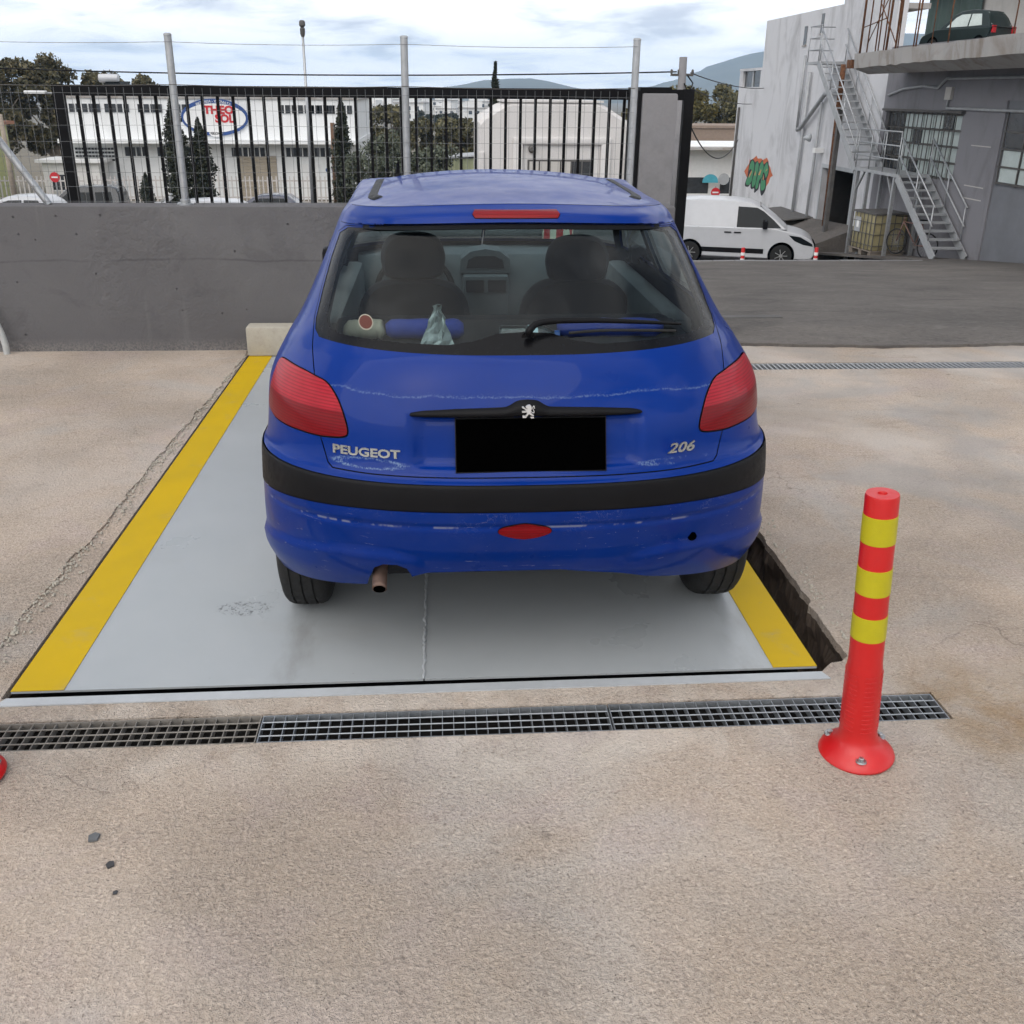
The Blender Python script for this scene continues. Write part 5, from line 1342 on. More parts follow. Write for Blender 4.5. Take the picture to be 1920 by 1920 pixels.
# rusty reinforcement bars rising from the slab end
rb = thing('rusty_rebar_cage', 'rusty reinforcement bars standing at the end of the terrace slab', 'rebar', (0, 0, 0))
r = np.random.RandomState(3)
for i, (x, y, h, rr) in enumerate([(11.5, 28.2, 3.6, .030), (11.5, 27.75, 3.6, .018), (12.0, 28.2, 3.6, .018), (12.0, 27.7, 3.6, .030), (12.45, 28.0, 3.6, .018), (11.5, 27.2, 3.6, .018), (11.5, 26.7, 3.6, .018), (11.9, 26.9, 3.6, .024), (11.55, 26.1, 2.2, .016), (11.5, 24.9, 1.35, .016), (11.55, 24.2, 1.6, .012), (11.5, 23.3, 1.5, .016), (12.6, 27.4, 3.6, .018), (12.2, 26.4, 3.6, .016)]):
    MB().tube([(x, y, 2.6), (x + r.uniform(-.03, .03), y + r.uniform(-.05, .05), 2.8 + h * .5), (x + r.uniform(-.05, .05), y + r.uniform(-.08, .08), 2.8 + h)], rr, 6).build('bar', 'rust', rb, True)
for (a, b) in (((11.5, 28.2, 3.4), (11.5, 26.7, 3.55)), ((11.5, 28.2, 4.1), (11.5, 26.7, 4.2)), ((11.5, 28.2, 4.9), (12.0, 27.7, 4.9)), ((11.5, 27.75, 3.0), (11.5, 26.7, 4.1)), ((11.5, 26.1, 3.9), (11.5, 24.2, 4.15)), ((11.5, 27.2, 3.9), (11.55, 26.1, 2.9))):
    MB().tube([a, b], .014, 5).build('tie_bar', 'rust', rb, True)
for y in (20.75, 20.0): MB().tube([(11.55, y, 2.7), (11.55, y, 3.45), (11.55, y + .05, 3.62), (11.55, y + .12, 3.62), (11.55, y + .14, 3.52)], .014, 6).build('hook_bar', 'rust', rb, True)
MB().box(11.40, 12.3, 28.41, 28.75, 2.40, 2.62).build('end_beam', 'rust', rb)

# ================================================================== outside steel stair
st_ = thing('steel_staircase', 'grey steel outside stair in two flights against the workshop wall', 'staircase', (0, 0, 0))
SX0, SX1 = 12.12, 12.93
flights = [((23.50, gz(23.5) + .02), (26.15, -.26), 9), ((28.95, -.26), (32.9, 2.70), 14)]
tread = MB().box(SX0 + .03, SX1 - .03, -.12, .12, -.018, .018).mesh('tread')
for (ya, za), (yb, zb), n in flights:
    for x in (SX0, SX1): MB().bar((x, ya, za - .03), (x, yb, zb - .03), .035, .22).build('stringer', 'steel_grey', st_)
    for i in range(1, n + 1):
        t = i / (n + 1); link('tread', tread, 'steel_grey', st_).location = (0, ya + (yb - ya) * t, za + (zb - za) * t + .03)
    for x in (SX0, SX1):
        for h in (.50, .95):
            s0 = .12 if ya < 25 else .0
            MB().tube([(x, ya + (yb - ya) * s0, za + (zb - za) * s0 + h), (x, yb, zb + h)], .022, 6).build('handrail', 'galvanised', st_, True)
        for t in ((.15, .55, .97) if ya < 25 else (.03, .35, .68, .97)):
            y, z = ya + (yb - ya) * t, za + (zb - za) * t; MB().tube([(x, y, z), (x, y, z + .95)], .018, 6).build('rail_post', 'galvanised', st_, True)
MB().box(SX0 - .02, SX1 + .03, 26.10, 29.0, -.30, -.22).build('landing', 'steel_grey', st_)
MB().box(SX0 - .02, SX1 + .03, 32.85, 33.95, 2.62, 2.70).build('landing', 'steel_grey', st_)
for h in (.35, .70, 1.05):
    MB().tube([(SX0, 26.2, -.22 + h), (SX0, 28.95, -.22 + h)], .020, 6).build('handrail', 'galvanised', st_, True)
    MB().tube([(SX0, 32.9, 2.70 + h), (SX0, 33.92, 2.70 + h), (SX1, 33.92, 2.70 + h)], .016, 6).build('handrail', 'galvanised', st_, True)
for y in (26.2, 27.1, 28.0, 28.9): MB().tube([(SX0, y, -.22), (SX0, y, .84)], .018, 6).build('rail_post', 'galvanised', st_, True)
for y in (32.92, 33.9): MB().tube([(SX0, y, 2.7), (SX0, y, 3.75)], .016, 6).build('rail_post', 'galvanised', st_, True)
for (x, y) in ((SX0 + .03, 26.3), (SX0 + .03, 28.0), (SX0 + .03, 28.75), (SX1 - .05, 26.3), (SX1 - .05, 28.75)):
    MB().box(x - .045, x + .045, y - .045, y + .045, gz(y) - .3, -.30).build('leg', 'galvanised', st_)
for (ya, yb) in ((26.3, 26.75), (28.75, 28.3)): MB().bar((SX0 + .03, ya, -.85), (SX0 + .03, yb, -.32), .05, .05).build('brace', 'galvanised', st_)
MB().box(12.3, 12.42, 31.1, 31.25, -2.9, 1.3).build('mid_column', 'steel_dark', st_)

# ================================================================== liquid container, bicycle
tz = gz(26.9)
ib = thing('liquid_container', 'yellowed caged liquid container on a pallet under the stair landing', 'container', (12.28, 27.1, tz), radians(8))
MB().box(-.48, .48, -.55, .55, .16, 1.12, .05).build('tank', 'ibc_plastic', ib, 40)
MB().box(-.50, .50, -.58, .58, 1.12, 1.17).build('lid', 'steel_dark', ib)
for k in range(3): MB().box(-.50, .50, -.55 + k * .48, -.41 + k * .48, .0, .13).build('pallet_block', 'wood_grey', ib)
MB().box(-.52, .52, -.58, .58, .131, .158).build('pallet_deck', 'wood_grey', ib)
for i in range(6):
    x = -.5 + i * .2; MB().cyl((x, -.575, .16), (x, -.575, 1.12), .012, n=6).build('cage_bar', 'steel_dark', ib)
for i in range(7):
    y = -.57 + i * .19; MB().cyl((-.505, y, .16), (-.505, y, 1.12), .012, n=6).build('cage_bar', 'steel_dark', ib)
for z in (.3, .6, .9):
    mb = MB().tube([(-.51, .58, z), (-.51, -.585, z), (.51, -.585, z)], .012, 6); mb.build('cage_hoop', 'steel_dark', ib)
MB().box(-.516, -.506, .12, .42, .60, 1.0).build('data_plate', 'steel_grey', ib)
MB().box(-.519, -.517, .20, .32, .72, .90).build('paper_label', 'sign_white', ib)
bk = thing('bicycle', 'old bicycle leaning between the container and the lower stair flight', 'bicycle', (12.35, 25.2, gz(25.2)), radians(112))
for cx in (-.52, .52):
    wl_ = MB(); wl_.tube([(cx + .32 * cos(t), 0, .335 + .32 * sin(t)) for t in np.linspace(0, 2 * pi, 30)], .018, 6); wo = wl_.build('wheel', 'rubber', bk, True)
    sp = MB()
    for k in range(9):
        a = pi * k / 9; sp.tube([(cx - .31 * cos(a), 0, .335 - .31 * sin(a)), (cx + .31 * cos(a), 0, .335 + .31 * sin(a))], .002, 4)
    sp.build('spokes', 'steel_grey', wo)
fr = MB(); A, B, Cc, D_ = (-.52, 0, .335), (-.12, 0, .31), (-.26, 0, .84), (.36, 0, .86)
for a, b in ((A, B), (A, Cc), (B, Cc), (Cc, D_), (B, D_), (D_, (.52, 0, .335)), (D_, (.33, 0, 1.0)), (Cc, (-.29, 0, .93))): fr.tube([a, b], .017, 6)
fr.build('frame', 'bike_orange', bk, True)
MB().box(-.42, -.16, -.07, .07, .93, .98, .02).build('saddle', 'black_plastic', bk)
MB().tube([(.40, -.28, 1.02), (.33, -.1, 1.0), (.33, .1, 1.0), (.40, .28, 1.02)], .014, 6).build('handlebar', 'black_plastic', bk, True)
MB().lathe([(.09, -.01), (.09, .01)], (-.12, 0, .31), 16, 'y').build('chainring', 'steel_dark', bk)

# small red and white posts by the kerb
for (x, lb) in ((7.19, 'short red and white post at the kerb in front of the van door'), (8.96, 'short red and white post at the kerb in front of the van nose')):
    b = thing('marker_post', lb, 'bollard', (x, 22.95, terr(22.95)), 0, 'red and white posts at the kerb')
    MB().lathe([(.11, 0), (.10, .02), (.055, .05), (.05, .06), (.043, .68), (.04, .69), (.002, .692)], n=16).build('post', 'bollard_red', b, 40)
    for za, zb in ((.37, .44), (.51, .58)): MB().lathe([(.046, za), (.050, za + .001), (.049, zb - .001), (.045, zb)], n=16).build('white_band', 'bollard_white', b, 40)

# ================================================================== vehicles
def offs(poly, d): return offset_poly(poly, d)
def loft_x(prof, stations, mat, name, parent, smooth=35):
    """side outline (y,z) lofted over x stations: (x, inset, z_of_widening)"""
    mb = MB(); n = len(prof)
    for x, ins in stations: mb.v += [(x, a, b) for a, b in (offs(prof, ins) if ins else prof)]
    for j in range(len(stations) - 1): mb.f += [(j * n + i, j * n + (i + 1) % n, (j + 1) * n + (i + 1) % n, (j + 1) * n + i) for i in range(n)]
    mb.f += [tuple(range(n)), tuple(reversed(range((len(stations) - 1) * n, len(stations) * n)))]
    return mb.build(name, mat, parent, smooth)
def road_wheel(parent, x, y, r_, sg, spokes=7):
    t = MB().lathe([(r_ * .62, -.09), (r_ * .93, -.095), (r_, -.07), (r_, .07), (r_ * .93, .095), (r_ * .62, .09)], (x, y, r_), 32, 'x').build('wheel', 'rubber', parent, 35)
    MB().lathe([(r_ * .64, sg * .06), (r_ * .60, sg * .088), (r_ * .55, sg * .055), (r_ * .1, sg * .05)], (x, y, r_), 28, 'x').build('rim', 'steel_dark', t, 35)
    mb = MB()
    for k in range(spokes):
        a = 2 * pi * k / spokes; mb.bar((x + sg * .075, y + .02 * cos(a), r_ + .02 * sin(a)), (x + sg * .080, y + r_ * .57 * cos(a), r_ + r_ * .57 * sin(a)), r_ * .17, .02)
    mb.lathe([(r_ * .17, sg * .06), (r_ * .15, sg * .098), (.002, sg * .1)], (x, y, r_), 14, 'x')
    mb.build('hubcap', 'alloy', t)
def vehicle(name, label, cat, loc, rz, paint, body_prof, green_prof, wins, hw, wheel_y, wr, extras=None, group=None, screens=()):
    """body_prof, green_prof: side outlines, y forward from the tail; wins: side window outlines on the cabin"""
    v = thing(name, label, cat, loc, rz, group)
    loft_x(body_prof, [(-hw, .035), (-hw + .03, .008), (-hw + .10, 0), (hw - .10, 0), (hw - .03, .008), (hw, .035)], paint, 'body', v)
    zt = max(z for _, z in green_prof); zb = min(z for _, z in green_prof); tum = .20
    mb = MB(); n = len(green_prof)
    def wx(z, k): return (hw - .03 - tum * (z - zb) / max(zt - zb, .1)) * k
    for k, ins in ((-1, .02), (-.94, 0), (-.5, -.012), (.5, -.012), (.94, 0), (1, .02)):
        mb.v += [(wx(b0, k), a, b) for (a, b), (_, b0) in zip(offs(green_prof, ins), green_prof)]
    for j in range(5): mb.f += [(j * n + i, j * n + (i + 1) % n, (j + 1) * n + (i + 1) % n, (j + 1) * n + i) for i in range(n)]
    mb.f += [tuple(range(n)), tuple(reversed(range(5 * n, 6 * n)))]
    mb.build('cabin', paint, v, 35)
    for w_ in wins:
        for sg in (1, -1):
            m = MB(); n = len(w_); m.v = [(sg * (wx(b, 1) + .006), a, b) for a, b in w_] + [(sg * (wx(b, 1) - .03), a, b) for a, b in w_]
            m.f = [tuple(range(n)), tuple(reversed(range(n, 2 * n)))] + [(i, n + i, n + (i + 1) % n, (i + 1) % n) for i in range(n)]; m.build('side_window', 'dark_glass', v)
    for (a, b, nm) in screens:                       # sloping front / rear screens between two profile points
        (y0, z0), (y1, z1) = a, b; d = Vector((0, z1 - z0, -(y1 - y0))).normalized() * .012
        if nm == 'rear_screen': d = -d if d.y > 0 else d
        else: d = d if d.y > 0 else -d
        m = MB(); c = [(-wx(z0, .90), y0, z0), (wx(z0, .90), y0, z0), (wx(z1, .86), y1, z1), (-wx(z1, .86), y1, z1)]
        m.v = [tuple(Vector(q) + d) for q in c] + [tuple(Vector(q) - d) for q in c]; m.f = [(0, 1, 2, 3), (7, 6, 5, 4), (0, 4, 5, 1), (1, 5, 6, 2), (2, 6, 7, 3), (3, 7, 4, 0)]; m.build(nm, 'dark_glass', v)
    for y in wheel_y:
        for sg in (1, -1):
            MB().lathe([(wr * 1.17, -.10), (wr * 1.17, .012)] if sg > 0 else [(wr * 1.17, -.012), (wr * 1.17, .10)], (sg * hw, y, wr + .01), 28, 'x').build('wheel_arch', 'plate_black', v)
            road_wheel(v, sg * (hw - .075), y, wr, sg)
    if extras: extras(v)
    return v
# --- white van
vb = catmull([(0, .40), (.02, 1.05), (.06, 1.10), (1.2, 1.10), (2.4, 1.10), (3.15, 1.10), (3.55, 1.03), (4.0, .93), (4.26, .80), (4.36, .66), (4.40, .48), (4.36, .30), (4.2, .23), (3.5, .22), (2, .22), (.6, .24), (.10, .26)], 3)
vg = [(.05, 1.08), (.05, 1.45), (.10, 1.72), (.22, 1.80), (1.0, 1.84), (2.0, 1.835), (2.45, 1.79), (2.78, 1.66), (3.20, 1.36), (3.56, 1.06)]
def van_extras(v):
    for sg in (-1, 1):
        f = lambda a, b, c, d, nm, m, o=.003: MB().box(min(sg * (.895 - .02), sg * (.895 + o)), max(sg * (.895 - .02), sg * (.895 + o)), a, b, c, d).build(nm, m, v)
        f(1.02, 2.95, .36, .50, 'lower_cladding', 'black_plastic', .012); f(-.0 + .02, .9, .36, .46, 'lower_cladding', 'black_plastic', .012)
        for y in (1.02, 2.06, 3.10): f(y - .006, y + .006, .30, 1.08, 'door_seam', 'plate_black', .002)
        f(1.06, 3.06, 1.045, 1.055, 'belt_seam', 'steel_dark', .001)
        for y in (1.88, 2.16): f(y - .10, y + .10, .93, .965, 'door_handle', 'black_plastic', .025)
        MB().box(min(sg * .86, sg * 1.06), max(sg * .86, sg * 1.06), 2.86, 3.0, 1.08, 1.32, .03).build('mirror', 'black_plastic', v)
        m = MB(); hp = [(3.62, .92), (3.95, .88), (4.30, .70), (4.33, .62), (4.05, .66), (3.80, .76)]; s_ = [(a, b) for a, b in hp]
        m.prism(s_, sg * .84, sg * .902, 'x'); m.build('headlamp', 'dark_glass', v)
        MB().lathe([(.07, 0), (.07, .03)], (sg * .60, 4.36, .44), 14, 'y').build('fog_lamp', 'pane_pale', v)
        MB().lathe([(.055, -.01), (.05, .012)], (sg * .885, 4.02, .74), 12, 'x').build('lamp_reflector', 'chrome', v)
    MB().box(-.55, .55, 4.34, 4.415, .36, .66, .02).build('grille', 'plate_black', v)
    MB().box(-.80, .80, 4.25, 4.39, .24, .34, .02).build('lower_bumper', 'black_plastic', v)
van = vehicle('white_van', 'white panel van parked on the street beyond the kerb', 'van', (7.0, 30.3, terr(29.4) + .02), -pi / 2 - .30, 'van_white', vb, vg,
              [[(2.12, 1.09), (3.40, 1.10), (3.16, 1.32), (2.86, 1.55), (2.66, 1.65), (2.12, 1.67)]], .90, (.80, 3.46), .325, van_extras, None, [((3.50, 1.10), (2.74, 1.69), 'windscreen')])
# --- ordinary parked cars
def car_shape(kind):
    if kind == 'mpv':
        b = [(0, .45), (.02, .95), (.10, 1.0), (3.0, 1.0), (3.6, .90), (4.15, .80), (4.3, .60), (4.3, .32), (4.1, .24), (.3, .24), (.05, .30)]
        g = [(.06, .98), (.10, 1.45), (.22, 1.72), (.5, 1.80), (2.0, 1.78), (2.4, 1.68), (3.25, 1.0)]
        w = [[(.35, 1.08), (1.15, 1.06), (1.15, 1.55), (.45, 1.57)], [(1.25, 1.06), (2.05, 1.05), (2.05, 1.54), (1.25, 1.55)], [(2.15, 1.05), (2.95, 1.05), (2.35, 1.52), (2.15, 1.54)]]
        s = [((3.15, 1.06), (2.45, 1.64), 'windscreen'), ((.07, 1.12), (.16, 1.58), 'rear_screen')]
    elif kind == 'hatch':
        b = [(0, .45), (.04, .86), (.15, .90), (2.7, .90), (3.2, .84), (3.75, .70), (3.9, .52), (3.88, .28), (3.7, .20), (.3, .20), (.05, .28)]
        g = [(.12, .88), (.35, 1.20), (.62, 1.40), (1.3, 1.46), (1.9, 1.42), (2.2, 1.32), (2.85, .88)]
        w = [[(.62, .96), (1.3, .94), (1.3, 1.32), (.80, 1.31)], [(1.38, .94), (2.5, .93), (2.12, 1.22), (1.85, 1.31), (1.38, 1.32)]]
        s = [((2.75, .95), (2.24, 1.28), 'windscreen'), ((.20, .98), (.56, 1.35), 'rear_screen')]
    elif kind == 'pickup':
        b = [(0, .50), (.02, .98), (.10, 1.0), (1.4, 1.0), (3.3, 1.0), (4.4, .96), (4.55, .80), (4.55, .42), (4.4, .34), (.3, .34), (.05, .40)]
        g = [(.15, .98), (.75, 1.45), (1.0, 1.54), (2.0, 1.56), (2.5, 1.50), (3.1, .98)]
        w = [[(.62, 1.08), (1.15, 1.06), (1.15, 1.44), (.95, 1.42)], [(1.24, 1.06), (1.95, 1.06), (1.95, 1.46), (1.24, 1.45)], [(2.05, 1.06), (2.75, 1.06), (2.4, 1.42), (2.05, 1.46)]]
        s = [((3.0, 1.06), (2.55, 1.45), 'windscreen'), ((.28, 1.08), (.78, 1.44), 'rear_screen')]
    return catmull(b, 2), g, w, s
def lights(L, z=.72):
    def f(v):
        for sg in (1, -1):
            MB().box(sg * .66 - .12, sg * .66 + .12, -.02, .05, z, z + .22, .01).build('tail_lamp', 'sign_red', v)
            MB().box(sg * .60 - .14, sg * .60 + .14, L - .22, L - .02, z - .14, z - .02, .01).build('headlamp', 'pane_pale', v)
        MB().box(-.5, .5, L - .04, L + .02, .34, .46, .01).build('grille', 'plate_black', v)
    return f
def park(kind, nm, label, x, y, rz, paint, L, hw=.86, wr=.30, z=None, group='cars parked in the lower street'):
    b, g, w, s = car_shape(kind)
    return vehicle(nm, label, 'car', (x, y, terr(y) + .02 if z is None else z), rz, paint, b, g, w, hw, (.62 if kind != 'pickup' else .9, L - .78), wr, lights(L), group, s)
park('mpv', 'parked_car', 'black people carrier with red tail lamp parked in the lower street', -14.35, 47.2, pi / 2, 'car_black', 4.3)
park('hatch', 'parked_car', 'white small car at the far left, roof just above the grey wall', -13.55, 37.6, pi / 2, 'van_white', 3.9)
park('hatch', 'parked_car', 'white hatchback parked before the conifers in the lower street', -10.75, 50.2, pi / 2 + .25, 'van_white', 3.9)
lw_ = park('hatch', 'parked_car', 'long white car roof showing above the grey wall by the fence post', -5.9, 33.9, pi / 2, 'van_white', 3.9); lw_.scale = (1, 1.25, 1.02)
park('hatch', 'parked_car', 'dark blue car beside the white roof in the lower street', -6.0, 45.5, pi / 2, 'car_navy', 3.9)
tc = park('hatch', 'terrace_car', 'dark green old car standing on the roof terrace', 17.55, 32.1, .55, 'car_green', 3.9, .80, .30, 2.86, '')
tc.scale = (.85, .62, .93)
for q in kids(tc):
    if q.name.startswith(('side_window', 'windscreen', 'rear_screen')):
        q.data = q.data.copy(); q.data.materials.clear(); q.data.materials.append(MATS['pane_pale'])  # opaque pale panes: brightness seen through the cabin, put into the colour

# ================================================================== kiosk behind the gate
kz = float(yard_z(0, np.array(15.0)))
ki = thing('white_kiosk', 'white moulded plastic kiosk behind the black gate', 'kiosk', (1.725, 15.0, kz))
KH = 1.575 - kz
sect = [(-1.12, 0), (-1.12, 1.30 - kz - .0), (-1.06, 1.37 - kz), (-.80, 1.52 - kz), (-.74, KH - .03), (-.66, KH), (.62, KH), (.70, KH - .03), (.78, 1.50 - kz), (1.05, 1.34 - kz), (1.12, 1.27 - kz), (1.12, 0)]
mb = MB(); n = len(sect)
for y, k in ((-.0, .965), (.05, 1.0), (2.0, 1.0), (2.06, .965)): mb.v += [(x * k, y, z if z == 0 else z * (1 if k == 1 else .985)) for x, z in sect]
for j in range(3): mb.f += [(j * n + i, j * n + (i + 1) % n, (j + 1) * n + (i + 1) % n, (j + 1) * n + i) for i in range(n)]
mb.f += [tuple(range(n)), tuple(reversed(range(3 * n, 4 * n)))]
mb.build('shell', 'fibreglass', ki, 30)
for xa, xb in ((-.62, -.47), (.68, .83)): MB().box(xa, xb, -.06, .02, .1, 1.06 - kz, .03).build('door_jamb', 'fibreglass', ki, 30)
MB().box(-.62, .83, -.065, .018, 1.00 - kz, 1.10 - kz, .03).build('door_head', 'fibreglass', ki, 30)
MB().box(-.46, .67, -.012, .006, .1, 1.0 - kz).build('door_panel', 'fibreglass', ki)
wf = MB().box(-.40, .58, -.022, -.013, .50 - kz + .0, .79 - kz).build('window', 'steel_dark', ki)
for i in range(6): MB().box(-.37 + i * .158, -.37 + i * .158 + .135, -.028, -.0225, .52 - kz, .765 - kz).build('pane', 'pane_dark' if i > 3 else 'cream_render', wf)
MB().box(-.74, .70, .0, 2.02, KH + .001, KH + .03).build('roof_lip', 'fibreglass', ki)
MB().lathe([(.03, -.10), (.055, -.06), (.055, .0)], (-.34, -.02, .94 - kz), 12, 'y').build('camera_dome', 'steel_dark', ki)
for x in (-1.12, 1.04): MB().box(x, x + .08, -.05, .0, .1, .90 - kz, .02).build('corner_post', 'fibreglass', ki)

# ================================================================== paint shop across the street
TY = 65.0
ps = thing('paint_shop', 'long white two storey paint shop with oval sign across the street', 'building', (0, TY, 0))
X0, X1, ZT, ZC, ZB = -23.0, -5.0, 1.22, -1.22, -5.3
up = MB().box(X0, X1, 0, 12, ZC + .12, ZT).build('upper_wall', 'far_white', ps)
lo = MB().box(X0, X1, .35, 12, ZB, ZC - .12).build('lower_wall', 'far_white', ps)
MB().box(X0 - .1, X1 + .1, -1.1, 12, ZC - .12, ZC + .12).build('canopy', 'far_white', ps)
MB().box(X0 - .15, X1 + .15, -.1, 12.1, ZT, ZT + .12).build('roof_edge', 'slab_concrete', ps)
def strip_window(xa, z0, z1, nn, wpx, y, par):
    for i in range(nn):
        x = xa + i * wpx; w_ = MB().box(x + .05, x + wpx - .05, y - .06, y + .02, z0, z1).build('window', 'pane_dark', par)
        MB().box(x + wpx * .5 - .03, x + wpx * .5 + .03, y - .085, y - .061, z0, z1).build('mullion', 'sign_white', w_)
for xa, nn in ((-22.9, 3), (-20.4, 2), (-18.4, 2), (-16.5, 3), (-9.8, 5), (-6.0, 1)): strip_window(xa, .42, .90, nn, .78, 0, up)
strip_window(-7.9, .42, .90, 3, .68, 0, up)
for xa, nn in ((-19.6, 2), (-17.6, 3), (-13.0, 3), (-9.6, 4)): strip_window(xa, -2.15, -1.62, nn, .72, .35, lo)
# ventilation bricks, roller shutter, doors, blue discs
for i in range(12):
    for j in range(4): MB().box(-22.6 + i * .20, -22.45 + i * .20, .28, .36, -2.45 + j * .22, -2.33 + j * .22).build('vent_block', 'pane_dark', lo)
sh = MB()
for k in range(14): sh.box(-12.6, -10.2, .26 + (k % 2) * .03, .36, -4.9 + k * .2, -4.9 + k * .2 + .19)
sh.build('roller_shutter', 'shutter_beige', lo)
for xa in (-8.6, -15.7): MB().box(xa, xa + 1.1, .30, .36, -5.2, -2.6).build('door', 'sign_white', lo)
for x, z in ((-7.0, -2.95), (-6.6, -2.95), (-6.6, -3.35)): MB().lathe([(.14, -.04), (.14, 0)], (x, .34, z), 18, 'y').build('notice_disc', 'sign_blue', lo)
# oval sign with its lettering
og = thing('oval_shop_sign', 'oval blue rimmed sign with red lettering on the paint shop', 'sign', (-13.72, TY - .10, .16))
def ell(rx, rz, n=56): return [(rx * cos(2 * pi * k / n), rz * sin(2 * pi * k / n)) for k in range(n)]
MB().prism(ell(2.05, 1.08), -.04, .05, 'y').build('rim', 'sign_blue', og)
MB().prism([(x, z - .03) for x, z in ell(1.90, .84)], -.055, -.041, 'y').build('face', 'sign_white', og)
def lay(me, x, z, sx, sz, y, nm, mat, arc=None):
    bb = np.array([q.co[:] for q in me.vertices]); w = np.ptp(bb[:, 0]); h = np.ptp(bb[:, 1]); c = (bb.max(0) + bb.min(0)) / 2
    def fn(a):
        px = (a[:, 0] - c[0]) * sx / w; pz = (a[:, 1] - c[1]) * sz / h
        if arc:
            th = px / arc[0]; return np.stack([(arc[0] + pz) * np.sin(th) + x, np.full(len(a), y) - a[:, 2], z + (arc[0] + pz) * np.cos(th) - arc[0]], 1)
        return np.stack([px + x, np.full(len(a), y) - a[:, 2], pz + z], 1)
    return link(nm, xform(me, fn), mat, og)
lay(text_mesh('ΒΕΡΝΙΚΙΑ - ΧΡΩΜΑΤΑ', .3, .004, .004), 0, .935, 2.15, .16, -.046, 'lettering', 'sign_white', arc=(2.9,))
lay(text_mesh('THEO', .6, .01, .030), .28, .44, 1.85, .50, -.066, 'lettering', 'sign_red')
lay(text_mesh('SOL', .6, .01, .030), .62, -.06, 1.20, .50, -.066, 'lettering', 'sign_red')
MB().prism([(x + .0, z - .93) for x, z in ell(.40, .20)], -.075, -.056, 'y').build('badge', 'sign_white', og)
lay(text_mesh("PERSON'S", .2, .004, .006), 0, -.93, .66, .17, -.079, 'lettering', 'sign_black')
# rooftop solar heater and roof hut
so = thing('solar_heater', 'solar water heater with white tank on the paint shop roof', 'solar heater', (-20.3, TY + 1.2, ZT + .12))
MB().lathe([(.05, -.62), (.24, -.58), (.26, 0), (.24, .58), (.05, .62)], (0, .2, 1.02), 18, 'x').build('tank', 'van_white', so, 40)
MB().add([(-.2, -.9, .12), (1.3, -.9, .12), (1.3, .1, .85), (-.2, .1, .85), (-.2, -.9, .04), (1.3, -.9, .04), (1.3, .1, .77), (-.2, .1, .77)], [(0, 1, 2, 3), (7, 6, 5, 4), (0, 4, 5, 1), (1, 5, 6, 2), (2, 6, 7, 3), (3, 7, 4, 0)]).build('panel', 'dark_glass', so)
for x in (-.4, .4): MB().tube([(x, .3, 0), (x, .2, .8)], .03, 6).build('leg', 'galvanised', so)
hut = thing('roof_hut', 'small pale hut on the paint shop roof behind the fence post', 'hut', (-14.7, TY + 4, ZT + .12))
MB().box(-.7, .7, 0, 1.2, 0, .42).build('wall', 'cream_render', hut); MB().box(-.8, .8, -.1, 1.3, .421, .50).build('roof', 'slab_concrete', hut)

# ================================================================== white picket fences along the far pavement
def picket(xa, xb, y, label, z0=None, h=1.55):
    f = thing('picket_fence', label, 'fence', (0, y, terr(y)))
    me = MB().box(-.035, .035, -.02, .02, .12, h).mesh('picket')
    x = xa
    while x < xb: link('picket', me, 'picket_white', f).location = (x, 0, 0); x += .26
    for z in (.35, h - .25): MB().box(xa - .05, xb + .05, .021, .05, z - .04, z + .04).build('rail', 'picket_white', f)
    MB().box(xa - .1, xb + .1, -.1, .1, -.1, .119).build('plinth', 'slab_concrete', f)
picket(-30, -20.4, 59.5, 'white picket fence left of the paint shop behind the street')
picket(-20.2, -5.6, 60.5, 'white picket fence along the front of the paint shop')

# ================================================================== poles, lamps, signs, cables
lp = thing('street_lamp', 'tall thin grey lamp pole in front of the paint shop', 'street lamp', (-5.62, 45.5, terr(45.5)))
top = 4.45 - terr(45.5)
MB().tube([(0, 0, 0), (0, 0, top - .4)], .06, 8, [.09, .05]).build('pole', 'galvanised', lp, True)
MB().lathe([(.06, -.62), (.10, -.50), (.11, -.30), (.07, -.26)], (0, 0, top), 12).build('bracket', 'steel_dark', lp, 40)
MB().lathe([(.06, -.26), (.13, -.18), (.13, -.04), (.08, .02), (.01, .03)], (0, 0, top), 16).build('lamp_head', 'steel_dark', lp, 40)
up_ = thing('utility_pole', 'grey concrete utility pole carrying cables beside the white van', 'utility pole', (6.2, 26.0, terr(26)))
ht = 2.56 - terr(26)
MB().tube([(0, 0, 0), (-.06, 0, ht)], .1, 12, [.13, .095]).build('pole', 'pillar_concrete', up_, True)
MB().box(-.35, .22, -.03, .03, ht - .44, ht - .38).build('cross_arm', 'steel_dark', up_)
for x in (-.33, -.15, .2): MB().lathe([(.02, 0), (.035, .02), (.03, .08), (.01, .1)], (x, 0, ht - .38), 8).build('insulator', 'steel_dark', up_)
MB().tube([(.05, -.1, ht - .42), (.2, -.12, ht - .6), (.1, -.12, ht - .85), (-.02, -.12, ht - .6)], .018, 6).build('cable_loop', 'black_plastic', up_)
def cable(a, b, sag, label, r_=.014):
    a, b = Vector(a), Vector(b); pts = [a.lerp(b, t) - Vector((0, 0, sag * 4 * t * (1 - t))) for t in np.linspace(0, 1, 24)]
    tag(MB().tube(pts, r_, 5).build('cable', 'black_plastic', None, True), label, 'cable', 'overhead cables')
PT = Vector((6.0, 26.0, 2.22))
cable(PT, (-12.2, 28.5, 2.22), .13, 'long overhead cable running from the pole to the left picture edge', .018)
cable(PT + Vector((.35, 0, -.02)), (12.98, 40.9, 1.95), .12, 'upper overhead cable from the pole to the white warehouse')
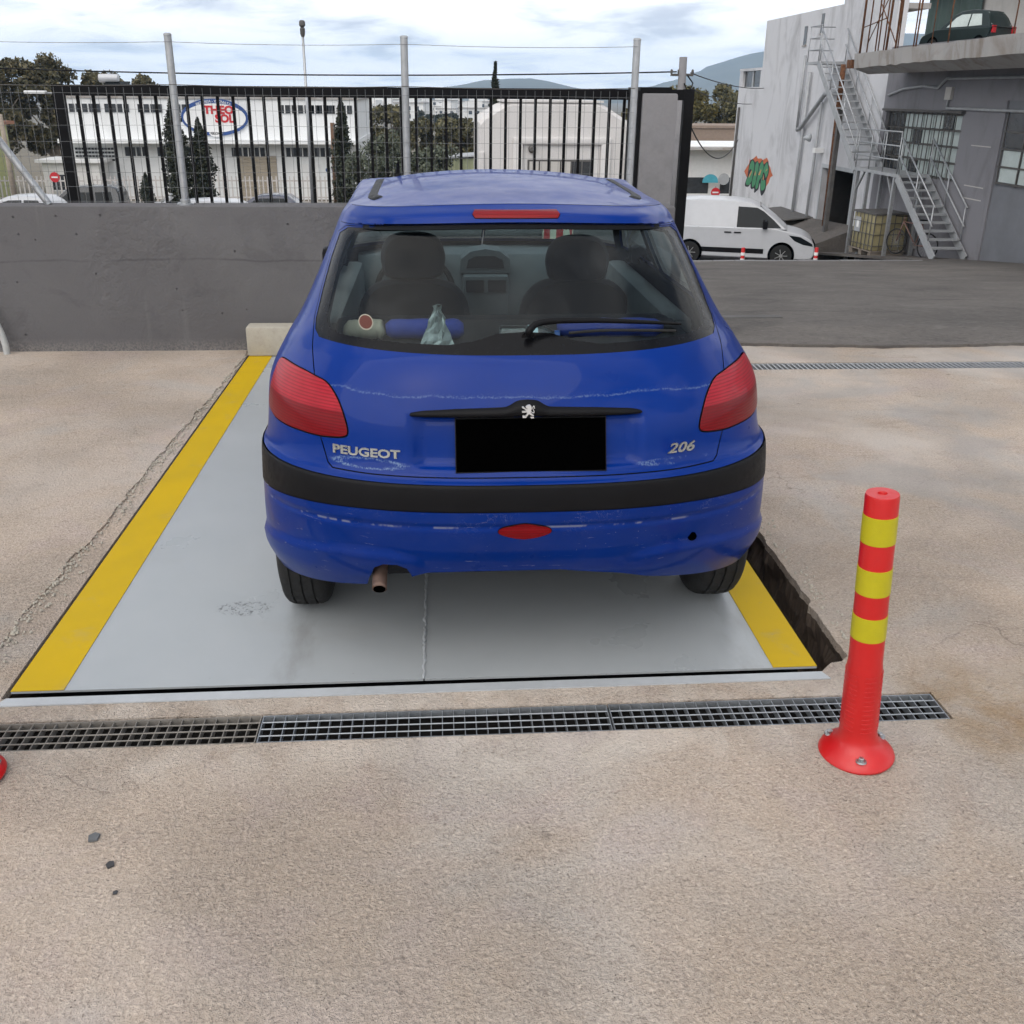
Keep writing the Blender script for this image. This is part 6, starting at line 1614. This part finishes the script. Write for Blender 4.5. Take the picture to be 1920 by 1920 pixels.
cable(PT + Vector((.3, 0, -.35)), (12.98, 42.3, 1.35), .12, 'lower overhead cable from the pole to the white warehouse')
cable(PT + Vector((.1, 0, -.55)), (12.94, 43.6, -.1), 1.1, 'slack black cable hanging from the pole to the warehouse corner', .02)
bp = thing('timber_pole', 'slim brown timber post beside the narrow cypress', 'post', (-4.62, 46.0, terr(46)))
MB().tube([(0, 0, 0), (0, 0, .42 - terr(46))], .09, 8, [.12, .10]).build('shaft', 'wood_brown', bp, True)
wp_ = thing('utility_pole', 'weathered timber pole at the far left behind the mesh fence', 'utility pole', (-21.3, 52, terr(52)))
MB().tube([(0, 0, 0), (-.05, 0, .55 - terr(52))], .1, 8, [.16, .11]).build('pole', 'bark_pale', wp_, True)
sl = thing('street_lamp', 'white street lamp arm before the dark trees at the left', 'street lamp', (-17.62, 50, terr(50)))
MB().tube([(.0, 0, 0), (.0, 0, 1.45 - terr(50)), (-.3, 0, 1.52 - terr(50)), (-.7, 0, 1.54 - terr(50))], .05, 8).build('arm', 'galvanised', sl, True)
MB().box(-1.62, -.62, -.12, .12, 1.50 - terr(50), 1.64 - terr(50), .04).build('lamp_head', 'sign_white', sl, 40)
def no_entry(x, y, z, label):
    g = thing('no_entry_sign', label, 'road sign', (x, y, terr(y)), 0, 'round red no entry signs')
    h = z - terr(y)
    MB().cyl((0, .03, 0), (0, .03, h + .3), .03, n=8).build('pole', 'galvanised', g)
    MB().lathe([(.24, -.012), (.24, .0)], (0, 0, h), 24, 'y').build('disc', 'sign_red', g)
    MB().box(-.16, .16, -.018, -.0125, h - .035, h + .035).build('bar', 'sign_white', g)
no_entry(-18.75, 50.8, -2.30, 'round red no entry sign by the picket fence at the left')
no_entry(14.5, 52.0, -3.05, 'round red no entry sign beyond the white van')

# ================================================================== houses and walls far behind
def box_house(nm, label, x, y, z0, w, d, h, wall_m, wins=(), roof_m='slab_concrete', eave=.2, rz=0, cat='house', group=None):
    o = thing(nm, label, cat, (x, y, z0), rz, group)
    MB().box(-w / 2, w / 2, 0, d, 0, h).build('wall', wall_m, o); MB().box(-w / 2 - eave, w / 2 + eave, -eave, d + eave, h + .001, h + .18).build('roof', roof_m, o)
    for (wx_, wz_, ww, wh) in wins:
        q = MB().box(wx_, wx_ + ww, -.05, .02, wz_, wz_ + wh).build('window', 'pane_dark', o); MB().box(wx_ - .05, wx_ + ww + .05, -.10, -.051, wz_ - .08, wz_).build('sill', 'sign_white', q)
    return o
yh = box_house('yellow_house', 'pale yellow house with shutters at the left picture edge', -27.9, 57.0, terr(57), 4.6, 6, 4.2, 'house_yellow', [(1.6, 2.4, .55, .8), (.3, .4, 1.6, 1.2)], 'roof_tile', .35)
for k in range(5): MB().box(1.75, 2.1, -.09, -.055, 2.42 + k * .16, 2.52 + k * .16).build('louvre', 'sign_white', yh)
MB().box(.0, 2.0, -1.0, -.06, 1.72, 1.80).build('awning', 'slab_concrete', yh)
box_house('garage_shed', 'small grey shed with white roof before the left trees', -22.4, 63.5, terr(63), 3.4, 3, 2.2, 'house_white', [(-1.2, .6, .8, .9)], 'sign_white', .3, 0, 'shed')
lw = box_house('low_shop', 'low white shop with turquoise arched sign beyond the van', 15.8, 58, terr(58) - .1, 9.0, 6, 3.35, 'house_white', [(-3.6, .9, 1.5, .9), (-1.6, .9, 1.5, .9), (.6, .9, 1.5, .9), (2.5, .9, 1.3, .9)], 'far_white', .5, 0, 'shop')
MB().prism([(-.6 + .0, 1.55)] + [(-.15 + .45 * cos(t), 1.6 + .42 * sin(t)) for t in np.linspace(pi, 0, 14)] + [(.30, 1.55)], -.62, -.55, 'y').build('arched_sign', 'turquoise', lw)
MB().lathe([(.32, -.03), (.32, 0)], (.62, -.60, 1.75), 20, 'y').build('round_sign', 'steel_grey', lw)
MB().box(-4.4, 4.4, -1.2, -.51, 3.36, 3.5).build('awning', 'slab_concrete', lw)
tag(MB().box(11.5, 22, 49.0, 49.25, terr(49) - .2, terr(49) + 1.35).build('boundary_wall', 'slab_concrete'), 'grey boundary wall beyond the roof of the van', 'wall')
bh = box_house('brown_house', 'unplastered brown house above the low shop', 19.9, 70, terr(70), 5.0, 5, 4.55, 'house_brown', [(-1.4, 2.4, .8, .9)], 'house_brown', .1)
box_house('brown_annex', 'low brown annex beside the unplastered house', 17.1, 71, terr(70), 3.4, 4, 3.5, 'house_brown', [(-.8, 1.2, .7, .8)], 'slab_concrete', .15)
gs = thing('green_shed', 'pale green corrugated shed beside the white kiosk', 'shed', (1.45, 42, terr(42)))
mb = MB()
for k in range(16): mb.v += [(-1.0 + k * .13, (k % 2) * .05, 0), (-1.0 + k * .13, (k % 2) * .05, 2.9)]
mb.f = [(2 * i, 2 * i + 2, 2 * i + 3, 2 * i + 1) for i in range(15)]; mb.build('front_sheet', 'shed_green', gs)
MB().box(-1.0, .95, .06, 2.0, 0, 2.88).build('shell', 'shed_green', gs); MB().add([(-1.1, -.1, 2.91), (1.05, -.1, 3.05), (1.05, 2.1, 3.05), (-1.1, 2.1, 2.91), (-1.1, -.1, 2.96), (1.05, -.1, 3.10), (1.05, 2.1, 3.10), (-1.1, 2.1, 2.96)], [(3, 2, 1, 0), (4, 5, 6, 7), (0, 1, 5, 4), (1, 2, 6, 5), (2, 3, 7, 6), (3, 0, 4, 7)]).build('roof', 'steel_grey', gs)
# hamlet of white houses under the hill
hm = None; r = np.random.RandomState(31); cnt = 0
for i in range(64):
    y = r.uniform(520, 980); x = r.uniform(-.085, .105) * y + .0 * y; s = r.uniform(.8, 1.5); z = terr(y) + r.uniform(0, 4.0) * (y - 480) / 500
    if hm is None:
        hm = thing('far_house', 'tiny white flat-roofed house in the hamlet under the hill', 'house', (x, y, z), 0, 'white houses under the hill')
        MB().box(-6, 6, 0, 9, -6, 6.2).build('wall', 'house_white', hm); MB().box(-6.3, 6.3, -.4, 9.3, 6.21, 6.7).build('roof', 'slab_concrete', hm)
        MB().box(-3.5, 2.5, 1, 7, 6.71, 9.3).build('upper_storey', 'house_white', hm)
        for wx_, wz_ in ((-4.2, .8), (-.8, .8), (2.6, .8), (-4.2, 3.8), (-.8, 3.8), (2.6, 3.8)): MB().box(wx_, wx_ + 1.6, -.08, .05, wz_, wz_ + 1.5).build('window', 'pane_dark', hm)
        o = hm
    else: o = dup(hm, (x, y, z), 0, 'tiny white flat-roofed house in the hamlet under the hill')
    o.location = (x, y, z); o.rotation_euler = (0, 0, r.uniform(-.5, .5)); o.scale = (s, s, s * r.uniform(.8, 1.1))
# hills
def hill(nm, ridge, y, depth, seed):
    """ridge: (x, z) skyline points at distance y"""
    rr = np.random.RandomState(seed); mb = MB(); xs_ = np.linspace(ridge[0][0], ridge[-1][0], 90); rows = 16
    zr = np.interp(xs_, [p[0] for p in ridge], [p[1] for p in ridge]); k = np.array([.25, .5, .25]); zr = np.convolve(np.pad(zr, 2, 'edge'), np.ones(5) / 5, 'valid')
    for j in range(rows):
        t = j / (rows - 1); sh = sin(min(t / .62, 1) * pi / 2) if t < .62 else cos((t - .62) / .38 * pi / 2)
        for i, x in enumerate(xs_):
            n_ = sin(x * .021 + j * .9 + seed) * .5 + sin(x * .047 + j * 1.7) * .3 + sin(x * .11 + j * 2.3) * .2
            z = -18 + (zr[i] + 18) * max(sh, 0) * (1 + .07 * n_ * (1 - abs(t - .62) * 1.5)); mb.v.append((float(x), y - depth * .62 + depth * t + 30 * n_, float(z)))
    m = len(xs_); mb.f = [(j * m + i, j * m + i + 1, (j + 1) * m + i + 1, (j + 1) * m + i) for j in range(rows - 1) for i in range(m - 1)]
    return struct(mb.build(nm, 'hill_rock', None, True, fix=False))
hill('hill', [(-900, -14), (-400, -10), (-160, -6), (-70, 2), (20, 12), (90, 26), (130, 34), (180, 32), (222, 35), (270, 26), (335, 10), (430, 4), (560, -4), (800, -15)], 2500, 900, 1)
hill('hill', [(330, -12), (480, 4), (620, 34), (700, 62), (783, 88), (860, 112), (945, 138), (1200, 150), (1600, 150), (2200, 110), (3000, -16)], 2700, 1100, 2)

# ================================================================== trees
def leaves(mb, c, rad, n, size, rr, shell=.55):
    """n loose leaf faces filling an ellipsoid"""
    n = int(n * 2.0); size = size * .66
    d = rr.normal(size=(n, 3)); d /= np.linalg.norm(d, axis=1)[:, None]
    k = (shell + (1 - shell) * rr.rand(n)) * np.where(rr.rand(n) < .8, 1, rr.rand(n)); p = np.array(c) + d * np.array(rad) * k[:, None]
    a = rr.normal(size=(n, 3)); a /= np.linalg.norm(a, axis=1)[:, None]; b = np.cross(a, rr.normal(size=(n, 3))); b /= np.linalg.norm(b, axis=1)[:, None]
    s = (size * rr.uniform(.6, 1.4, n))[:, None]; a = a * s; b = b * s * .55
    o = len(mb.v); q = np.stack([p - a, p + b, p + a, p - b], 1).reshape(-1, 3)
    mb.v += [tuple(t) for t in q.tolist()]; mb.f += [(o + 4 * i, o + 4 * i + 1, o + 4 * i + 2, o + 4 * i + 3) for i in range(n)]
def tree(nm, label, x, y, top, width, trunk_h, leaf, bark='bark', clumps=26, per=150, size=.16, seed=1, group=None, cat='tree', depthk=1.0, shape='round', z0=None):
    rr = np.random.RandomState(seed); g0 = terr(y) if z0 is None else z0; H = top - g0
    t = thing(nm, label, cat, (x, y, g0), 0, group); mb = MB()
    tr_ = MB(); tr_.tube([(0, 0, -.2), (rr.uniform(-.1, .1), 0, H * .35), (rr.uniform(-.2, .2), 0, H * .75)], .1, 8, [H * .030, H * .022, H * .008])
    for i in range(clumps):
        if shape == 'round':
            a = rr.uniform(0, 2 * pi); q = rr.rand() ** .6; zc = trunk_h + (H - trunk_h) * rr.uniform(.12, .9); prof = sin(min(max((zc - trunk_h) / (H - trunk_h), .05), .98) * pi) ** .55
            cx, cy = width / 2 * q * prof * cos(a) * .82, width / 2 * q * prof * sin(a) * .82 * depthk
            cr = width * rr.uniform(.11, .19); rad = (cr, cr, cr * .75)
            if zc + rad[2] > H: zc = H - rad[2]
            tr_.tube([(0, 0, max(trunk_h * .6, zc * .55)), (cx * .5, cy * .5, zc * .8), (cx, cy, zc)], .02, 5, [H * .010, H * .006, H * .002])
            leaves(mb, (cx, cy, zc), rad, per, size, rr, .35)
        else:                                             # cypress: a tight pointed column
            f = (i + .5) / clumps; zc = trunk_h + (H - trunk_h) * f; w = width / 2 * (min(1, (1 - f) * 2.4) ** .8) * rr.uniform(.86, 1.1) * (1 if f > .12 else .75)
            for k in range(3):
                a = rr.uniform(0, 2 * pi); leaves(mb, (w * .35 * cos(a), w * .35 * sin(a), zc), (max(w * .68, .05), max(w * .68, .05), (H - trunk_h) / clumps * 1.5), per // 3, size, rr, .45)
    tr_.build('trunk', bark, t, True); mb.build('crown', leaf, t, fix=False)
    return t
G1 = 'tall trees at the left behind the street'
tree('eucalyptus_tree', 'leftmost tall dark tree behind the mesh fence', -30.8, 74, 4.1, 6.5, 2.5, 'leaf_eucalyptus', 'bark_pale', 30, 260, .24, 1, G1)
tree('eucalyptus_tree', 'tallest dark tree left of the paint shop', -27.6, 76, 4.55, 6.2, 2.2, 'leaf_eucalyptus', 'bark_pale', 32, 260, .24, 2, G1)
tree('eucalyptus_tree', 'medium dark tree between the tallest tree and the paint shop', -24.3, 79, 3.2, 5.0, 2.0, 'leaf_eucalyptus', 'bark_pale', 26, 240, .24, 3, G1)
tree('eucalyptus_tree', 'shorter dark tree peeping over the paint shop roof corner', -23.6, 84, 3.0, 5.5, 2.0, 'leaf_eucalyptus', 'bark', 24, 240, .26, 4, G1)
tree('cypress', 'dark columnar cypress at the far left behind the brace', -18.95, 43.5, -.2, .85, .2, 'leaf_cypress', 'bark', 26, 130, .10, 5, 'dark cypresses', 'tree', 1, 'col')
tree('conifer', 'broad dark conifer in front of the oval sign, left one of a pair', -12.15, 48.5, 1.55, 1.5, .2, 'leaf_cypress', 'bark', 30, 190, .12, 6, 'dark cypresses', 'tree', 1, 'col')
tree('conifer', 'shorter dark conifer leaning on the broad one below the oval sign', -11.15, 48.9, .35, 1.5, .2, 'leaf_cypress', 'bark', 24, 190, .12, 7, 'dark cypresses', 'tree', 1, 'col')
tree('cypress', 'narrow dark cypress at the right end of the paint shop', -4.15, 45.2, 1.35, 1.15, .2, 'leaf_cypress', 'bark', 30, 190, .10, 8, 'dark cypresses', 'tree', 1, 'col')
tree('cypress', 'thin cypress spire rising above the gate left of the kiosk', 3.25, 58, 3.15, 1.0, .2, 'leaf_cypress', 'bark', 36, 150, .12, 9, 'dark cypresses', 'tree', 1, 'col')
tree('shrub', 'small dark shrub behind the black people carrier', -15.0, 53, -2.35, .9, .2, 'leaf_cypress', 'bark', 12, 120, .09, 10, None, 'shrub', 1, 'col')
tree('olive_tree', 'grey green olive tree beside the narrow cypress', -2.35, 41.5, .35, 3.6, 1.2, 'leaf_olive', 'bark', 26, 150, .10, 11, 'olive trees beyond the wall')
tree('olive_tree', 'grey green olive tree behind the middle fence post', -.35, 40, -.1, 3.4, 1.1, 'leaf_olive', 'bark', 26, 150, .10, 12, 'olive trees beyond the wall')
G2 = 'trees in the middle distance'
tree('tree', 'brown green tree just right of the paint shop', -3.7, 86, .75, 5.5, 2.0, 'leaf_mid', 'bark', 26, 190, .26, 13, G2)
tree('tree', 'low brown green tree between the shop and the middle post', -.6, 90, -.2, 5.5, 2.0, 'leaf_mid', 'bark', 24, 190, .26, 14, G2)
tree('tree', 'rounded tree just right of the middle fence post', 2.0, 84, -.2, 5.0, 2.0, 'leaf_mid', 'bark', 24, 190, .25, 15, G2)
tree('tree', 'dark tree left of the kiosk with a jagged top', 4.6, 76, .75, 4.2, 1.8, 'leaf_eucalyptus', 'bark', 26, 190, .23, 16, G2)
tree('tree', 'dark bushy tree touching the kiosk edge', 7.0, 78, .95, 4.2, 1.8, 'leaf_eucalyptus', 'bark', 26, 190, .23, 17, G2)
tree('tree', 'tall distant tree far behind the middle post', 2.9, 240, -2.6, 9, 3.0, 'leaf_cypress', 'bark', 18, 160, .6, 18, G2)
tree('tree', 'thin distant tree left of the middle post', -3.0, 240, -2.2, 5, 3.0, 'leaf_cypress', 'bark', 16, 140, .5, 19, G2)
G3 = 'olive brown trees behind the low shop'
tree('tree', 'olive brown tree right of the black gate end', 19.6, 82, 2.5, 6.5, 2.0, 'leaf_bright', 'bark', 28, 220, .25, 20, G3)
tree('tree', 'dark tree beside the warehouse edge', 24.0, 84, 2.7, 6.0, 2.0, 'leaf_mid', 'bark', 28, 220, .25, 21, G3)
tree('tree', 'lower tree behind the gate opening', 16.2, 88, .6, 5.5, 1.8, 'leaf_bright', 'bark', 22, 200, .26, 22, G3)

# ================================================================== air
hz_m = bpy.data.materials.new('haze'); hz_m.use_nodes = True
hn, hl = hz_m.node_tree.nodes, hz_m.node_tree.links
for q in list(hn): hn.remove(q)
ho_ = hn.new('ShaderNodeOutputMaterial'); hv = hn.new('ShaderNodeVolumePrincipled')
hv.inputs['Color'].default_value = (.52, .74, 1.0, 1); hv.inputs['Density'].default_value = .00022; hv.inputs['Anisotropy'].default_value = 0.0
hl.new(hv.outputs[0], ho_.inputs['Volume'])
MATS['haze'] = hz_m
hz = MB().box(-5100, 5100, -5100, 5100, -40, 172).build('haze', 'haze'); hz['kind'] = 'stuff'; hz['label'] = 'pale blue haze over the distance'
